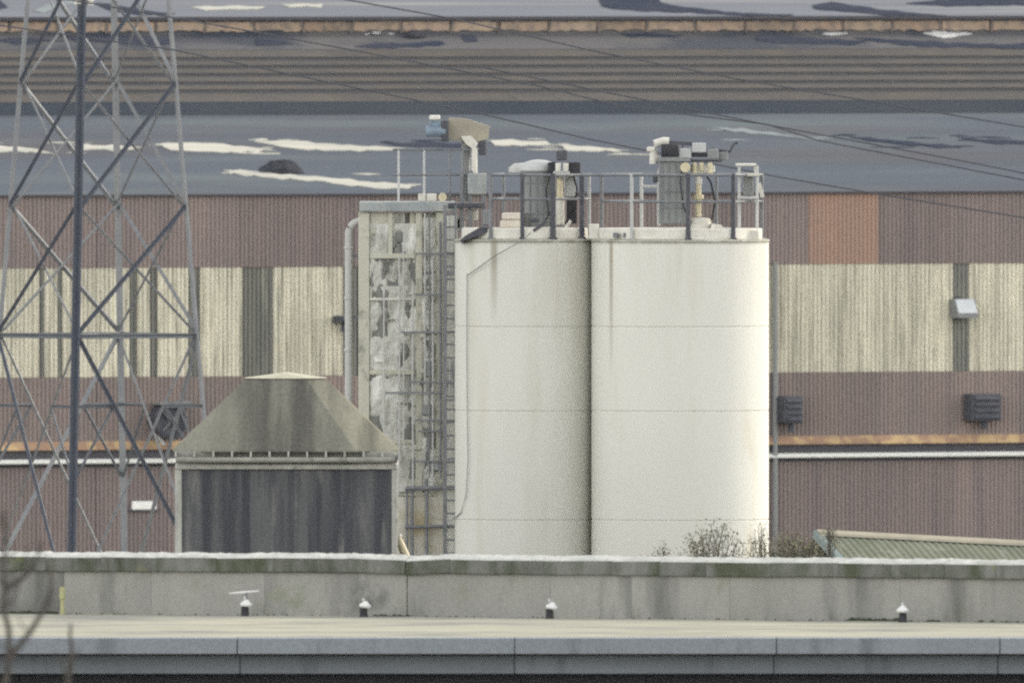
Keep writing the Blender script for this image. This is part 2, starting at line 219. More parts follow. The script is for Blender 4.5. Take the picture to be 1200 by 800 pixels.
# ------------------------------------------------------------------ mesh helpers
LAST = [None]
class MB:
    def __init__(s): s.v = []; s.f = []
    def add(s, verts, faces):
        b = len(s.v); s.v += [tuple(p) for p in verts]; s.f += [tuple(b + i for i in f) for f in faces]; return s
    def box(s, x0, x1, y0, y1, z0, z1):
        v = [(x, y, z) for z in (z0, z1) for x, y in ((x0, y0), (x1, y0), (x1, y1), (x0, y1))]
        return s.add(v, [(3, 2, 1, 0), (4, 5, 6, 7), (0, 1, 5, 4), (1, 2, 6, 5), (2, 3, 7, 6), (3, 0, 4, 7)])
    def bbox(s, x0, x1, y0, y1, z0, z1, b=0.02):
        """a box with chamfered edges"""
        v = []
        for (z, i) in ((z0, b), (z0 + b, 0), (z1 - b, 0), (z1, b)):
            X0, X1, Y0, Y1 = x0 + i, x1 - i, y0 + i, y1 - i
            v += [(X0 + b, Y0, z), (X1 - b, Y0, z), (X1, Y0 + b, z), (X1, Y1 - b, z), (X1 - b, Y1, z), (X0 + b, Y1, z), (X0, Y1 - b, z), (X0, Y0 + b, z)]
        f = [tuple(range(7, -1, -1)), tuple(range(24, 32))]
        for k in range(3):
            for i in range(8): f.append((k * 8 + i, k * 8 + (i + 1) % 8, k * 8 + 8 + (i + 1) % 8, k * 8 + 8 + i))
        return s.add(v, f)
    def prism(s, poly, axis, a0, a1):
        """a 2D polygon extruded along an axis ('x','y','z')"""
        n = len(poly)
        def q(p, a): return {'x': (a, p[0], p[1]), 'y': (p[0], a, p[1]), 'z': (p[0], p[1], a)}[axis]
        v = [q(p, a0) for p in poly] + [q(p, a1) for p in poly]
        return s.add(v, [tuple(range(n)), tuple(range(2 * n - 1, n - 1, -1))] + [(i, i + n, (i + 1) % n + n, (i + 1) % n) for i in range(n)])
    def tube(s, pts, r, n=8, cap=True):
        pts = [Vector(p) for p in pts]; rr = r if isinstance(r, (list, tuple)) else [r] * len(pts)
        rings = []
        for i, p in enumerate(pts):
            t = (pts[min(i + 1, len(pts) - 1)] - pts[max(i - 1, 0)]).normalized()
            a = Vector((0, 0, 1)) if abs(t.z) < 0.9 else Vector((1, 0, 0))
            u = t.cross(a).normalized(); w_ = t.cross(u)
            rings.append([p + rr[i] * (math.cos(2 * math.pi * k / n) * u + math.sin(2 * math.pi * k / n) * w_) for k in range(n)])
        v = [q for ring in rings for q in ring]; f = []
        for i in range(len(pts) - 1):
            for k in range(n): f.append((i * n + k, i * n + (k + 1) % n, (i + 1) * n + (k + 1) % n, (i + 1) * n + k))
        if cap: f += [tuple(range(n - 1, -1, -1)), tuple(range((len(pts) - 1) * n, len(pts) * n))]
        return s.add(v, f)
    def angle(s, p0, p1, w_, t=None, ref=None):
        """a rolled steel angle from p0 to p1, heel towards ref"""
        p0, p1 = Vector(p0), Vector(p1); d = (p1 - p0).normalized(); t = t or w_ * 0.14
        ref = Vector(ref or (0, 0, 1)); u = (ref - d * ref.dot(d))
        if u.length < 1e-3: u = Vector((1, 0, 0)) - d * d.x
        u.normalize(); q = d.cross(u)
        prof = [(0, 0), (w_, 0), (w_, t), (t, t), (t, w_), (0, w_)]
        e1 = (u + q).normalized(); e2 = (u - q).normalized()
        v = [p + e1 * a + e2 * b for p in (p0, p1) for a, b in prof]; n = 6
        return s.add(v, [tuple(range(n)), tuple(range(2 * n - 1, n - 1, -1))] + [(i, i + n, (i + 1) % n + n, (i + 1) % n) for i in range(n)])
    def bar(s, p0, p1, w_, h):
        p0, p1 = Vector(p0), Vector(p1); d = (p1 - p0).normalized()
        a = Vector((0, 0, 1)) if abs(d.z) < 0.9 else Vector((0, 1, 0))
        u = d.cross(a).normalized() * w_ / 2; q = d.cross(u).normalized() * h / 2
        v = [p + e for p in (p0, p1) for e in (u + q, -u + q, -u - q, u - q)]
        return s.add(v, [(0, 1, 2, 3), (7, 6, 5, 4)] + [(i, i + 4, (i + 1) % 4 + 4, (i + 1) % 4) for i in range(4)])
    def lathe(s, prof, cx=0, cy=0, n=32, a0=0, a1=2 * math.pi):
        full = abs(a1 - a0 - 2 * math.pi) < 1e-6; m = n if full else n + 1
        v = []
        for r, z in prof:
            for k in range(m):
                a = a0 + (a1 - a0) * k / n; v.append((cx + r * math.cos(a), cy + r * math.sin(a), z))
        f = []
        for i in range(len(prof) - 1):
            for k in range(n):
                k2 = (k + 1) % m
                f.append((i * m + k, i * m + k2, (i + 1) * m + k2, (i + 1) * m + k))
        return s.add(v, f)
    def build(s, name, m, parent=None, smooth=False, sharp=35, **props):
        me = bpy.data.meshes.new(name); me.from_pydata(s.v, [], s.f); me.update(); me.materials.append(m)
        if smooth:
            me.polygons.foreach_set('use_smooth', [True] * len(me.polygons))
            try: me.set_sharp_from_angle(angle=R(sharp))
            except Exception: pass
        o = bpy.data.objects.new(name, me); C.objects.link(o); o.parent = parent
        for k, v in props.items(): o[k] = v
        LAST[0] = o
        return o

def thing(name, label, cat, loc=(0, 0, 0), rz=0.0, group=None):
    o = bpy.data.objects.new(name, None); C.objects.link(o); o.location = loc; o.rotation_euler = (0, 0, rz)
    o.empty_display_size = 0.3; o['label'] = label; o['category'] = cat
    if group: o['group'] = group
    return o

# ------------------------------------------------------------------ ground
g = MB().box(-700, 700, -D0 - 60, 900, -0.5, 0).build('ground', M['ground']); g['kind'] = 'structure'

# ------------------------------------------------------------------ warehouse with banded cladding (far), turned 28 degrees
TH = R(28); DW = 900.0; ct, st = math.cos(TH), math.sin(TH)
ware = thing('warehouse', 'long brown warehouse with a cream sheet band across its wall and low grey roof', 'warehouse', (0, DW - D0, 0), TH)
def wu(px, d=0.0, fall=0.0):
    """local x on the plane local y = d seen at picture column px"""
    k = (px - 600.0) / F
    # X = u ct - d st ; Y = DW + u st + d ct ; X = k Y
    return (k * (DW + d * ct) + d * st) / (ct - k * st)
def wz(py, d=0.0): return zz(py, DW + d / ct)
def corr(mb, u0, u1, z0, z1, y, pitch=0.125, amp=0.035, y1=None, th=0.02):
    """a profiled sheet: trapezoid ribs running up the sheet; y1 = y of its top edge"""
    y1 = y if y1 is None else y1
    us = []
    k0 = math.floor(u0 / pitch)
    k = k0
    while k * pitch < u1:
        for fr, h in ((0.0, 0.0), (0.38, 0.0), (0.5, 1.0), (0.88, 1.0)):
            u = (k + fr) * pitch
            if u0 <= u <= u1: us.append((u, h))
        k += 1
    if not us or us[0][0] - u0 > 1e-4: us.insert(0, (u0, us[0][1] if us else 0))
    if u1 - us[-1][0] > 1e-4: us.append((u1, us[-1][1]))
    n = len(us); v = []
    for (yy, z) in ((y, z0), (y1, z1)): v += [(u, yy - h * amp, z) for u, h in us]
    for (yy, z) in ((y, z0), (y1, z1)): v += [(u, yy + th - h * amp, z) for u, h in us]
    f = []
    for i in range(n - 1):
        f.append((i, i + 1, n + i + 1, n + i)); f.append((2 * n + i, 3 * n + i, 3 * n + i + 1, 2 * n + i + 1))
        f.append((i + 1, i, 2 * n + i, 2 * n + i + 1)); f.append((n + i, n + i + 1, 3 * n + i + 1, 3 * n + i))
    return mb.add(v, f)
zE, zB1, zB2, zS, zS2, zG, zG2 = wz(227.5), wz(311.5), wz(438.5), wz(514), wz(523), wz(533.5), wz(538)
uL, uR = wu(-320), wu(1560)
MB().box(uL, uR, 0.10, 24.5, -0.3, zE - 0.06).build('wall_core', M['shadowgap'], ware)
def pieces(a, b, w_): 
    n = max(1, round((b - a) / w_)); return [(a + (b - a) * i / n, a + (b - a) * (i + 1) / n) for i in range(n)]
bays = pieces(-220, 947, 81) + [(947, 1028.5)] + pieces(1028.5, 1440, 81)
G = 0.004
for i, (a, b) in enumerate(bays):
    isor = abs(a - 947) < 1
    o = corr(MB(), wu(a) + G, wu(b) - G, zB1 + 0.003, zE - 0.02, 0.0).build('wall_sheet', M['orange'] if isor else M['brown'], ware)
    if isor: o['label'] = 'orange brown replacement sheet in the brown upper band'
    corr(MB(), wu(a) + G, wu(b) - G, zS + 0.003, zB2 - 0.003, 0.0).build('wall_sheet', M['brown2'], ware)
    corr(MB(), wu(a) + G, wu(b) - G, -0.2, zG2 - 0.12, 0.06).build('wall_sheet', M['brown'], ware)
    # rusty sill: sloped ledge along the foot of the upper cladding, then a dark gap
    sl = [( -0.16, zS2), (0.02, zS2), (0.02, zS + 0.03), (-0.02, zS + 0.03)]
    MB().prism(sl, 'x', wu(a) + G, wu(b) - G).build('sill_board', M['sill'], ware)
    MB().box(wu(a) + G, wu(b) - G, -0.02, 0.09, zG + 0.002, zS2 - 0.003).build('flashing', M['shadowgap'], ware)
    # white gutter, half-round
    gu = [(-0.04, zG), (-0.20, zG2 + 0.02), (-0.19, zG2 - 0.01), (-0.12, zG2 - 0.03), (-0.04, zG2 - 0.03)]
    MB().prism(gu, 'x', wu(a) + G, wu(b) - G).build('gutter', M['gutter'], ware)
cr = [(-220, -130, 0), (-130, -48, 0), (-48, 45, 0), (45, 52, 1), (52, 68, 0), (68, 73, 1), (73, 152, 0), (152, 160, 1), (160, 175, 0), (175, 184, 1), (184, 221, 0), (221, 234, 1),
      (234, 283, 0), (283, 320, 1), (320, 401, 0), (401, 420, 1), (420, 500, 0), (500, 581, 0), (581, 662, 0), (662, 743, 0), (743, 824, 0), (824, 910, 0), (910, 991, 0), (991, 1072, 0),
      (1072, 1117, 0), (1117, 1136, 1), (1136, 1217, 0), (1217, 1298, 0), (1298, 1440, 0)]
for a, b, k in cr:
    o = corr(MB(), wu(a) + G, wu(b) - G, zB2 + 0.003, zB1 - 0.003, 0.015 if not k else 0.05, amp=0.045).build('dark_strip' if k else 'rooflight_sheet', M['strip'] if k else M['cream'], ware)
# eave trim and the low roof
MB().box(uL, uR, -0.12, 0.10, zE - 0.02, zE + 0.03).build('eave_trim', M['shadowgap'], ware)
dB = 25.0; zBk = wz(134, dB)
rf = MB(); rf.add([(uL, -0.10, zE + 0.034), (uR, -0.10, zE + 0.034), (wu(1580, dB), dB, zBk), (wu(-330, dB), dB, zBk), (uL, -0.10, zE - 0.0), (uR, -0.10, zE - 0.0), (wu(1580, dB), dB, zBk - 0.3), (wu(-330, dB), dB, zBk - 0.3)],
                  [(0, 1, 2, 3), (4, 7, 6, 5), (0, 4, 5, 1), (1, 5, 6, 2), (2, 6, 7, 3), (3, 7, 4, 0)])
rf.build('roof', M['roofA'], ware)
# downpipe next to the silo edge
MB().tube([(wu(906), -0.12, wz(309)), (wu(906), -0.12, 0.0)], 0.065, 10).build('downpipe', M['greybox'], ware, True)
Wm = Matrix.Translation((0, DW - D0, 0)) @ Matrix.Rotation(TH, 4, 'Z'); Wi = Wm.inverted()
CAMP = Vector((0, -D0, CAMZ))
def hit(px, py, p, n):
    """where the sight line through a picture point meets a plane of the warehouse, in its local frame"""
    d = Vector(((px - 600) / F, 1.0, -(py - YH) / F)); o = Wi @ CAMP; d = Wi.to_3x3() @ d
    t = (p - o).dot(n) / d.dot(n); return o + d * t
def slab(poly, p, n, th, name, m, parent, jit=0.0):
    """an irregular thin slab lying on a plane; its edges waver a little"""
    n = n.normalized()
    if name == 'roof_patch' and parent.name == 'warehouse' and len(poly) > 4:      # long, shallow streaks
        cy = sum(p_[1] for p_ in poly) / len(poly); cx = sum(p_[0] for p_ in poly) / len(poly)
        sl = sum((p_[0] - cx) * (p_[1] - cy) for p_ in poly) / sum((p_[0] - cx) ** 2 for p_ in poly)
        poly = [(p_[0], cy + sl * (p_[0] - cx) + (p_[1] - cy - sl * (p_[0] - cx)) * 0.72) for p_ in poly]
    pts = []
    for i in range(len(poly)):
        a, b = poly[i], poly[(i + 1) % len(poly)]
        L = math.hypot(b[0] - a[0], b[1] - a[1]); k = max(1, int(L / 9))
        for j in range(k):
            t = j / k; q = (a[0] + (b[0] - a[0]) * t, a[1] + (b[1] - a[1]) * t + rng.uniform(-jit, jit)); pts.append(hit(q[0], q[1], p, n))
    k = len(pts); v = [q + n * 0.004 for q in pts] + [q + n * th for q in pts]
    mb = MB(); mb.add(v, [tuple(range(k, 2 * k))] + [(i, (i + 1) % k, (i + 1) % k + k, i + k) for i in range(k)])
    return mb.build(name, m, parent)
pA = Vector((0, -0.10, zE + 0.034)); nA = Vector((0, -(zBk - zE - 0.034), dB + 0.1)).normalized()
for poly, mm in (
    ([(-60, 172), (-10, 171), (30, 174), (48, 178), (20, 180), (-60, 180)], 'patch'), ([(92, 172), (135, 170), (160, 175), (150, 178), (95, 177)], 'patch'),
    ([(188, 169), (215, 166), (250, 167), (285, 172), (318, 175), (300, 180), (240, 181), (200, 178), (192, 173)], 'patch'),
    ([(298, 165), (340, 165), (400, 169), (440, 172), (472, 175), (450, 178), (400, 179), (350, 177), (318, 172)], 'patch'),
    ([(268, 202), (282, 199), (320, 204), (380, 208), (440, 213), (482, 218), (478, 223), (430, 222), (380, 215), (320, 210), (276, 206)], 'patch'),
    ([(575, 166), (600, 164), (640, 166), (646, 172), (610, 173), (580, 171)], 'patch'), ([(658, 171), (690, 172), (728, 177), (700, 179), (664, 178)], 'patch'),
    ([(842, 151), (870, 151), (905, 156), (965, 163), (940, 164), (890, 159), (850, 154)], 'patchb'),
    ([(995, 160), (1030, 163), (1070, 167), (1122, 172), (1100, 174), (1050, 170), (1010, 165)], 'patchd'), ([(1132, 163), (1160, 164), (1230, 166), (1230, 173), (1170, 170)], 'patchd'),
    ([(452, 168), (500, 166), (560, 170), (540, 174), (470, 173)], 'patchd')):
    slab(poly, pA, nA, 0.03, 'roof_patch', M[mm], ware, 1.0)  # pale streaks: sky reflected in puddles, put in as colour
    x0_, x1_ = min(p[0] for p in poly), max(p[0] for p in poly); ym = sum(p[1] for p in poly) / len(poly)
    for xt_, sg in ((x0_, -1), (x1_, 1)):
        yt = next(p[1] for p in poly if p[0] == xt_)
        for _ in range(2):
            ya = yt + rng.uniform(-1.8, 1.8); L_ = rng.uniform(10, 26); xa = xt_ - sg * rng.uniform(4, 14)
            slab([(xa - sg * 4, ya), (xa + sg * 4, ya - 0.55), (xa + sg * L_, ya + rng.uniform(-.5, .8)), (xa + sg * 4, ya + 0.55)][::sg], pA, nA, 0.025, 'roof_patch', M[mm], ware, 0.35)
    for _ in range(2):                         # crumbs of the same tone beside it
        cx_ = rng.uniform(x0_ - 12, x1_ + 12); cy_ = ym + rng.choice((-1, 1)) * rng.uniform(5, 8); L_ = rng.uniform(10, 30)
        slab([(cx_ - L_, cy_), (cx_, cy_ - 0.5), (cx_ + L_, cy_ + 0.3), (cx_, cy_ + 0.5)], pA, nA, 0.02, 'roof_patch', M[mm], ware, 0.4)

# ------------------------------------------------------------------ factory hall behind it: lapped roof rows, orange band, pale roof
hall = thing('factory_hall', 'factory hall behind the warehouse with a lapped striped roof and an orange band', 'factory', (0, DW - D0, 0), TH)
MB().box(wu(-330, dB + .05), wu(1570, dB + .05), dB + 0.05, dB + 0.3, 0, wz(118.5, dB)).build('upstand', M['upstand'], hall)
rows = 6; dT = 31.4; dR = 30.2
y0s = [118.5, 104.2, 95, 85.3, 76, 66.5]; y1s = [108, 98.6, 89, 79.7, 70.2, 58.5]
for i in range(rows):
    d0 = dB + 0.05 + (dR - dB) * i / rows; d1 = dB + 0.05 + (dR - dB) * (i + 1) / rows
    za, zb = wz(y0s[i], d0), wz(y1s[i], d1)
    for a, b in pieces(-240, 1460, 212):
        corr(MB(), wu(a, d0), wu(b, d0) - 0.006, za, zb, d0, pitch=0.19, amp=0.022, y1=d1 + 0.02, th=0.03).build('roof_sheet', M['lap'], hall)
    zn = wz(y0s[i + 1], d1) if i < rows - 1 else wz(57.5, d1)
    MB().box(wu(-300, d1), wu(1500, d1), d1 + 0.025, d1 + 0.06, zb - 0.25, zn - 0.005).build('lap_riser', M['lapgap'], hall)
dA0, dA1 = dR + 0.09, dT - 0.01; zA0, zA1 = wz(57.5, dA0), wz(40.5, dA1)
MB().prism([(dA0, zA0), (dA1, zA1), (dA1, zA0 - 0.4), (dA0, zA0 - 0.4)], 'x', wu(-330, dT), wu(1570, dT)).build('apron', M['hallwall'], hall)
pH = Vector((0, dA0, zA0)); nH = Vector((0, -(zA1 - zA0), dA1 - dA0)).normalized()
MB().box(wu(-330, dT), wu(1570, dT), dT, dT + 9, 0, wz(24, dT)).build('upper_wall', M['hallwall'], hall)
for a, b in pieces(-105.5, 1332, 57.5):
    n = 9; mb = MB(); ua, ub = wu(a, dT) + 0.035, wu(b, dT) - 0.035
    t_ = [wz(25.5 + rng.uniform(-.7, .9), dT) for _ in range(n + 1)]; b_ = [wz(36.3 + rng.uniform(-1.6, 1.2), dT) for _ in range(n + 1)]
    for y in (dT - 0.05, dT - 0.004):
        mb.v += [(ua + (ub - ua) * k / n, y, b_[k]) for k in range(n + 1)] + [(ua + (ub - ua) * k / n, y, t_[k]) for k in range(n + 1)]
    w_ = n + 1
    for k in range(n): mb.f += [(k, k + 1, w_ + k + 1, w_ + k), (3 * w_ + k, 3 * w_ + k + 1, 2 * w_ + k + 1, 2 * w_ + k), (w_ + k, w_ + k + 1, 3 * w_ + k + 1, 3 * w_ + k), (2 * w_ + k, 2 * w_ + k + 1, k + 1, k)]
    mb.f += [(0, w_, 3 * w_, 2 * w_), (n, 2 * w_ + n, 3 * w_ + n, w_ + n)]
    mb.build('orange_panel', M['hallorange'], hall)
    MB().bar((wu(b, dT) + rng.uniform(-.05, .05), dT - 0.04, wz(38.5, dT)), (wu(b, dT) + rng.uniform(-.08, .08), dT - 0.04, wz(24, dT)), 0.07, 0.06).build('band_post', M['bandpost'], hall)
MB().box(wu(-330, dT), wu(1570, dT), dT - 0.16, dT + 0.3, wz(23.6, dT), wz(19.5, dT)).build('coping', M['shadowgap'], hall)
zc0 = wz(20, dT + 0.3); zc1 = wz(-30, dT + 20)
rc = MB().add([(wu(-330, dT), dT + 0.3, zc0), (wu(1570, dT), dT + 0.3, zc0), (wu(1600, dT + 20), dT + 20, zc1), (wu(-340, dT + 20), dT + 20, zc1),
               (wu(-330, dT), dT + 0.3, zc0 - .1), (wu(1570, dT), dT + 0.3, zc0 - .1), (wu(1600, dT + 20), dT + 20, zc1 - .4), (wu(-340, dT + 20), dT + 20, zc1 - .4)],
              [(0, 1, 2, 3), (4, 7, 6, 5), (0, 4, 5, 1), (1, 5, 6, 2), (2, 6, 7, 3), (3, 7, 4, 0)])
rc.build('upper_roof', M['roofC'], hall)
pC = Vector((0, dT + 0.3, zc0)); nC = Vector((0, -(zc1 - zc0), 19.7)).normalized()
for poly, mm in (
    ([(700, -4), (770, -4), (774, 4), (800, 9), (850, 15), (900, 18), (930, 19), (880, 19.3), (800, 15), (730, 13), (706, 8)], 'patchd'),
    ([(952, 8), (975, 4), (996, 7), (1030, 12), (1080, 17), (1110, 19), (1040, 18.5), (980, 14), (955, 12)], 'patchd'),
    ([(1062, 5), (1100, 1), (1150, -3), (1240, -4), (1240, 6), (1170, 7), (1110, 8)], 'patchd'),
    ([(-40, 1), (-5, -3), (9, 10), (-10, 13), (-40, 11)], 'patchd'), ([(112, 5), (130, 6), (170, 13), (205, 18), (170, 19), (130, 13)], 'patchd'),
    ([(40, 14), (55, 6), (85, 2), (92, 5), (70, 9), (50, 15)], 'patchb'), ([(225, 10), (270, 8), (310, 9), (300, 12), (240, 12)], 'patch'), ([(330, 7), (378, 6), (376, 9), (340, 9)], 'patch')):
    slab(poly, pC, nC, 0.03, 'roof_patch', M[mm], hall, 0.8)

for poly in ([(415, 54), (440, 51), (480, 52), (518, 49), (522, 53), (470, 57), (430, 57)], [(70, 43), (100, 40), (170, 44), (205, 46), (200, 53), (150, 52), (90, 49)], [(-20, 47), (30, 45), (75, 48), (20, 52)],
             [(300, 46), (330, 49), (345, 52), (300, 53)], [(725, 40), (760, 39), (800, 43), (740, 44)], [(885, 45), (930, 44), (980, 47), (1020, 49), (1000, 53), (930, 51), (890, 49)], [(1000, 45), (1060, 48), (1120, 51), (1180, 53), (1240, 50), (1240, 57), (1150, 57), (1060, 54)], [(540, 42), (556, 41), (560, 49), (545, 50)]):
    slab(poly, pH, nH, 0.02, 'shadow_patch', M['patchd'], hall, 1.0)  # shadows on the apron, laid on as dark slabs
# heaps lying on the ledge under the orange band and on the low roof
def heap(name, px0, px1, py0, py1, d, m, label, cat, seed, grp=None):
    """a crumpled heap: bumpy dome, wider than tall, resting at the depth d"""
    q = random.Random(seed); u0, u1 = wu(px0, d), wu(px1, d); zb, zt = wz(py1, d), wz(py0, d); a, b = (u1 - u0) / 2, zt - zb
    cx = (u0 + u1) / 2; mb = MB(); n, mrows = 16, 5; v = []
    for i in range(mrows):
        t = i / (mrows - 1)
        for k in range(n):
            an = 2 * math.pi * k / n; rad = math.cos(t * math.pi / 2 * 0.9) * q.uniform(0.85, 1.1)
            v.append((a * rad * math.cos(an), min(a, 0.9) * 0.5 * rad * math.sin(an), b * math.sin(t * math.pi / 2) * q.uniform(0.75, 1.05) if i else 0))
    f = [(i * n + k, i * n + (k + 1) % n, (i + 1) * n + (k + 1) % n, (i + 1) * n + k) for i in range(mrows - 1) for k in range(n)] + [tuple(range((mrows - 1) * n, mrows * n))]
    mb.add(v, f); o = mb.build(name, m); o.matrix_world = Wm @ Matrix.Translation((cx, d, zb)); o['label'] = label; o['category'] = cat
    if grp: o['group'] = grp
    return o
def sheeting(polys, label, seed):
    """ragged loose sheeting: overlapping torn strips lying one on the other on the apron"""
    root = thing('loose_sheeting', label, 'sheeting', (0, DW - D0, 0), TH)
    c0 = hit(sum(p[0] for p in polys[0]) / len(polys[0]), 40, pH, nH); root.location = Wm @ c0
    for k, poly in enumerate(polys):
        o = slab(poly, pH + nH * 0.035 * k, nH, 0.03, 'torn_strip', M['sheet'], root, 1.0); o.data.transform(Matrix.Translation(-c0))
sheeting([[(428, 41), (432, 33), (440, 36), (447, 33), (452, 37), (463, 36), (461, 41.5), (445, 40)], [(436, 39), (441, 33.5), (447, 38), (443, 41)]], 'small crumpled white sheeting under the orange band, above the gap between pylon and silos', 1)
sheeting([[(964, 40), (975, 38), (990, 36.5), (1006, 34), (1007, 37.5), (995, 40), (975, 41)]], 'thin white streak of sheeting under the orange band, smaller one of the right pair', 2)
sheeting([[(1071, 38), (1080, 33), (1090, 31), (1104, 36), (1122, 38.5), (1139, 41), (1128, 42.5), (1105, 46), (1090, 42)], [(1086, 36), (1096, 33), (1112, 40), (1100, 41)]], 'wide pale ragged sheeting under the orange band, largest at the far right', 3)
heap('dark_heap', 473, 498, 35, 44, hit(485, 44, pH, nH).y, M['debris'], 'small dark heap just right of the white sheeting under the orange band', 'debris', 4)
hp = hit(330, 203, pA, nA)
heap('tarpaulin_heap', 304, 356, 186.5, 202, hp.y, M['debris'], 'dark tarpaulin heap on the low grey roof above the pale streak', 'tarpaulin', 5)

# fittings on the warehouse wall
def wall_thing(name, label, cat, px, py, grp=None):
    o = thing(name, label, cat, (0, 0, 0), TH, grp); o.location = Wm @ Vector((wu(px), 0, wz(py))); return o
def ws(v): return v * DW / F / ct
fl = wall_thing('floodlight', 'white-faced floodlight box on the dark strip of the cream wall', 'floodlight', 1123, 364)
a = MB(); a.prism([(-0.06, -0.26), (-0.50, -0.26), (-0.50, -0.16), (-0.28, 0.24), (-0.06, 0.24)], 'x', -ws(11), ws(13)); a.build('housing', M['greybox'], fl)
MB().add([(-ws(10), -0.49, -0.14), (ws(12), -0.49, -0.14), (ws(12), -0.29, 0.225), (-ws(10), -0.29, 0.225),
          (-ws(10), -0.51, -0.13), (ws(12), -0.51, -0.13), (ws(12), -0.31, 0.235), (-ws(10), -0.31, 0.235)],
         [(4, 5, 6, 7), (0, 1, 5, 4), (1, 2, 6, 5), (2, 3, 7, 6), (3, 0, 4, 7)]).build('lens', M['glass'], fl)
MB().box(-0.1, 0.1, -0.06, 0.02, -0.3, 0.3).build('bracket', M['darksteel'], fl)
def vent_box(label, px, py, wpx, hpx):
    o = wall_thing('vent_box', label, 'vent', px, py, 'dark vent boxes on the brown wall'); wd, h = ws(wpx) / 2, hpx * DW / F / 2
    MB().bbox(-wd, wd, -0.55, -0.04, -h, h, 0.03).build('casing', M['darksteel'], o)
    for k in range(4): 
        z = -h + 0.12 + (2 * h - 0.24) * k / 3
        MB().prism([(-0.60, z - 0.05), (-0.552, z + 0.04), (-0.552, z + 0.06), (-0.62, z - 0.03)], 'x', -wd * 0.8, wd * 0.8).build('louvre', M['darksteel'], o)
    MB().tube([(0.05, -0.3, -h + 0.01), (0.05, -0.3, -h - 0.22)], 0.09, 8).build('drain_spout', M['darksteel'], o)
    return o
vent_box('dark square vent box on the brown wall under the floodlight', 1145, 481, 36, 32)
vent_box('narrow dark vent box on the brown wall beside the front silo', 919, 482, 22, 32)
vent_box('small dark vent box on the cream wall behind the bent pipe', 395, 373, 13, 9)
fan = wall_thing('extractor_fan', 'dark round extractor fan behind the pylon leg, beside the hopper roof', 'fan', 190, 490)
MB().lathe([(0.0, -.04), (0.44, -.04), (0.48, .3), (0.48, .56), (0.40, .60), (0.36, .45), (0.0, .42)], 0, 0, 20).build('cowl', M['darksteel'], fan, True)
LAST[0].rotation_euler = (R(90), 0, 0)
for k in range(4):
    an = R(45 + 90 * k); MB().bar((0.06 * math.cos(an), -0.50, 0.06 * math.sin(an)), (0.35 * math.cos(an), -0.48, 0.35 * math.sin(an)), 0.12, 0.02).build('blade', M['greybox'], fan)
MB().bar((-0.35, -0.3, 0.46), (0.6, -0.3, 0.5), 0.5, 0.05).build('hood', M['greybox'], fan)
MB().bar((-0.35, -0.06, -0.1), (-0.2, -0.5, -0.62), 0.06, 0.06).build('bracket', M['lightgrey'], fan)
pl = wall_thing('wall_plate', 'small blank white plate on the brown wall under the gutter, behind the pylon', 'plate', 168, 588)
MB().bbox(-ws(14), ws(14), -0.06, 0.0, -0.11, 0.11, 0.01).build('plate', M['gutter'], pl)
MB().box(-ws(17), ws(17), -0.03, 0.03, -0.16, -0.115).build('ledge', M['darksteel'], pl)

# ------------------------------------------------------------------ lattice pylon
DP = 800.0; pcx = xx(115, DP); sP = F / DP
py_ = thing('lattice_pylon', 'grey steel lattice pylon standing left of the hopper and silos', 'pylon', (pcx, DP - D0, 0))
def hd(py): return (80 + 33 * py / 388.0) / 0.98 / sP          # half diagonal at a picture row
corn = [(0.98, 0.205), (-0.205, 0.98), (-0.98, -0.205), (0.205 * -1 + 0.0, -0.98)]
corn = [(0.98, -0.205), (0.205, 0.98), (-0.98, 0.205), (-0.205, -0.98)]     # right, far, left, near
def cp(k, py): r = hd(py); return Vector((corn[k][0] * r, corn[k][1] * r, zz(py, DP)))
y_g = (CAMZ / DP * F) + YH
nodes = [-340, -195, -48, 97, 241, 388]
for k in range(4):
    MB().angle(cp(k, y_g), cp(k, -340), 0.15 if k == 3 else 0.115, 0.022, ref=(corn[k][0], corn[k][1], 0)).build('leg', M['pylonshade'] if k == 3 else M['pylonlit'], py_)
def mid(a, b): return (a + b) / 2
for k in range(4):
    k2 = (k + 1) % 4; nrm = Vector((corn[k][0] + corn[k2][0], corn[k][1] + corn[k2][1], 0)).normalized()
    for i in range(len(nodes) - 1):
        ya, yb = nodes[i], nodes[i + 1]
        for (p, q, s_) in ((cp(k, yb), cp(k2, ya), 0.03), (cp(k, ya), cp(k2, yb), -0.055)):
            MB().angle(p + nrm * s_, q + nrm * s_, 0.085 if s_ > 0 else 0.05, 0.014, ref=nrm).build('diagonal_brace', M['pylonshade'] if s_ > 0 and k in (2, 3) else M['pylonlit'], py_)
    MB().angle(cp(k, 393), cp(k2, 393), 0.075, 0.014, ref=nrm).build('horizontal_brace', M['pylon'], py_)
    # big lower panel with redundant members
    yb = y_g - 60
    for p, q, s_ in ((cp(k, 395), cp(k2, yb), 0.03), (cp(k2, 395), cp(k, yb), -0.055)):
        MB().angle(p + nrm * s_, q + nrm * s_, 0.088 if s_ > 0 else 0.052, 0.014, ref=nrm).build('diagonal_brace', M['pylonshade'] if s_ > 0 and k in (2, 3) else M['pylonlit'], py_)
    t = (475 - 395) / (yb - 395)
    for (A_, B_) in ((k, k2), (k2, k)):
        c1 = cp(A_, 395).lerp(cp(B_, yb), t); MB().angle(cp(A_, 475), c1, 0.055, 0.012, ref=nrm).build('secondary_brace', M['pylon'], py_)
        c2 = cp(A_, 395).lerp(cp(B_, yb), 0.24); MB().angle(cp(A_, 560), c1, 0.055, 0.012, ref=nrm).build('secondary_brace', M['pylon'], py_)
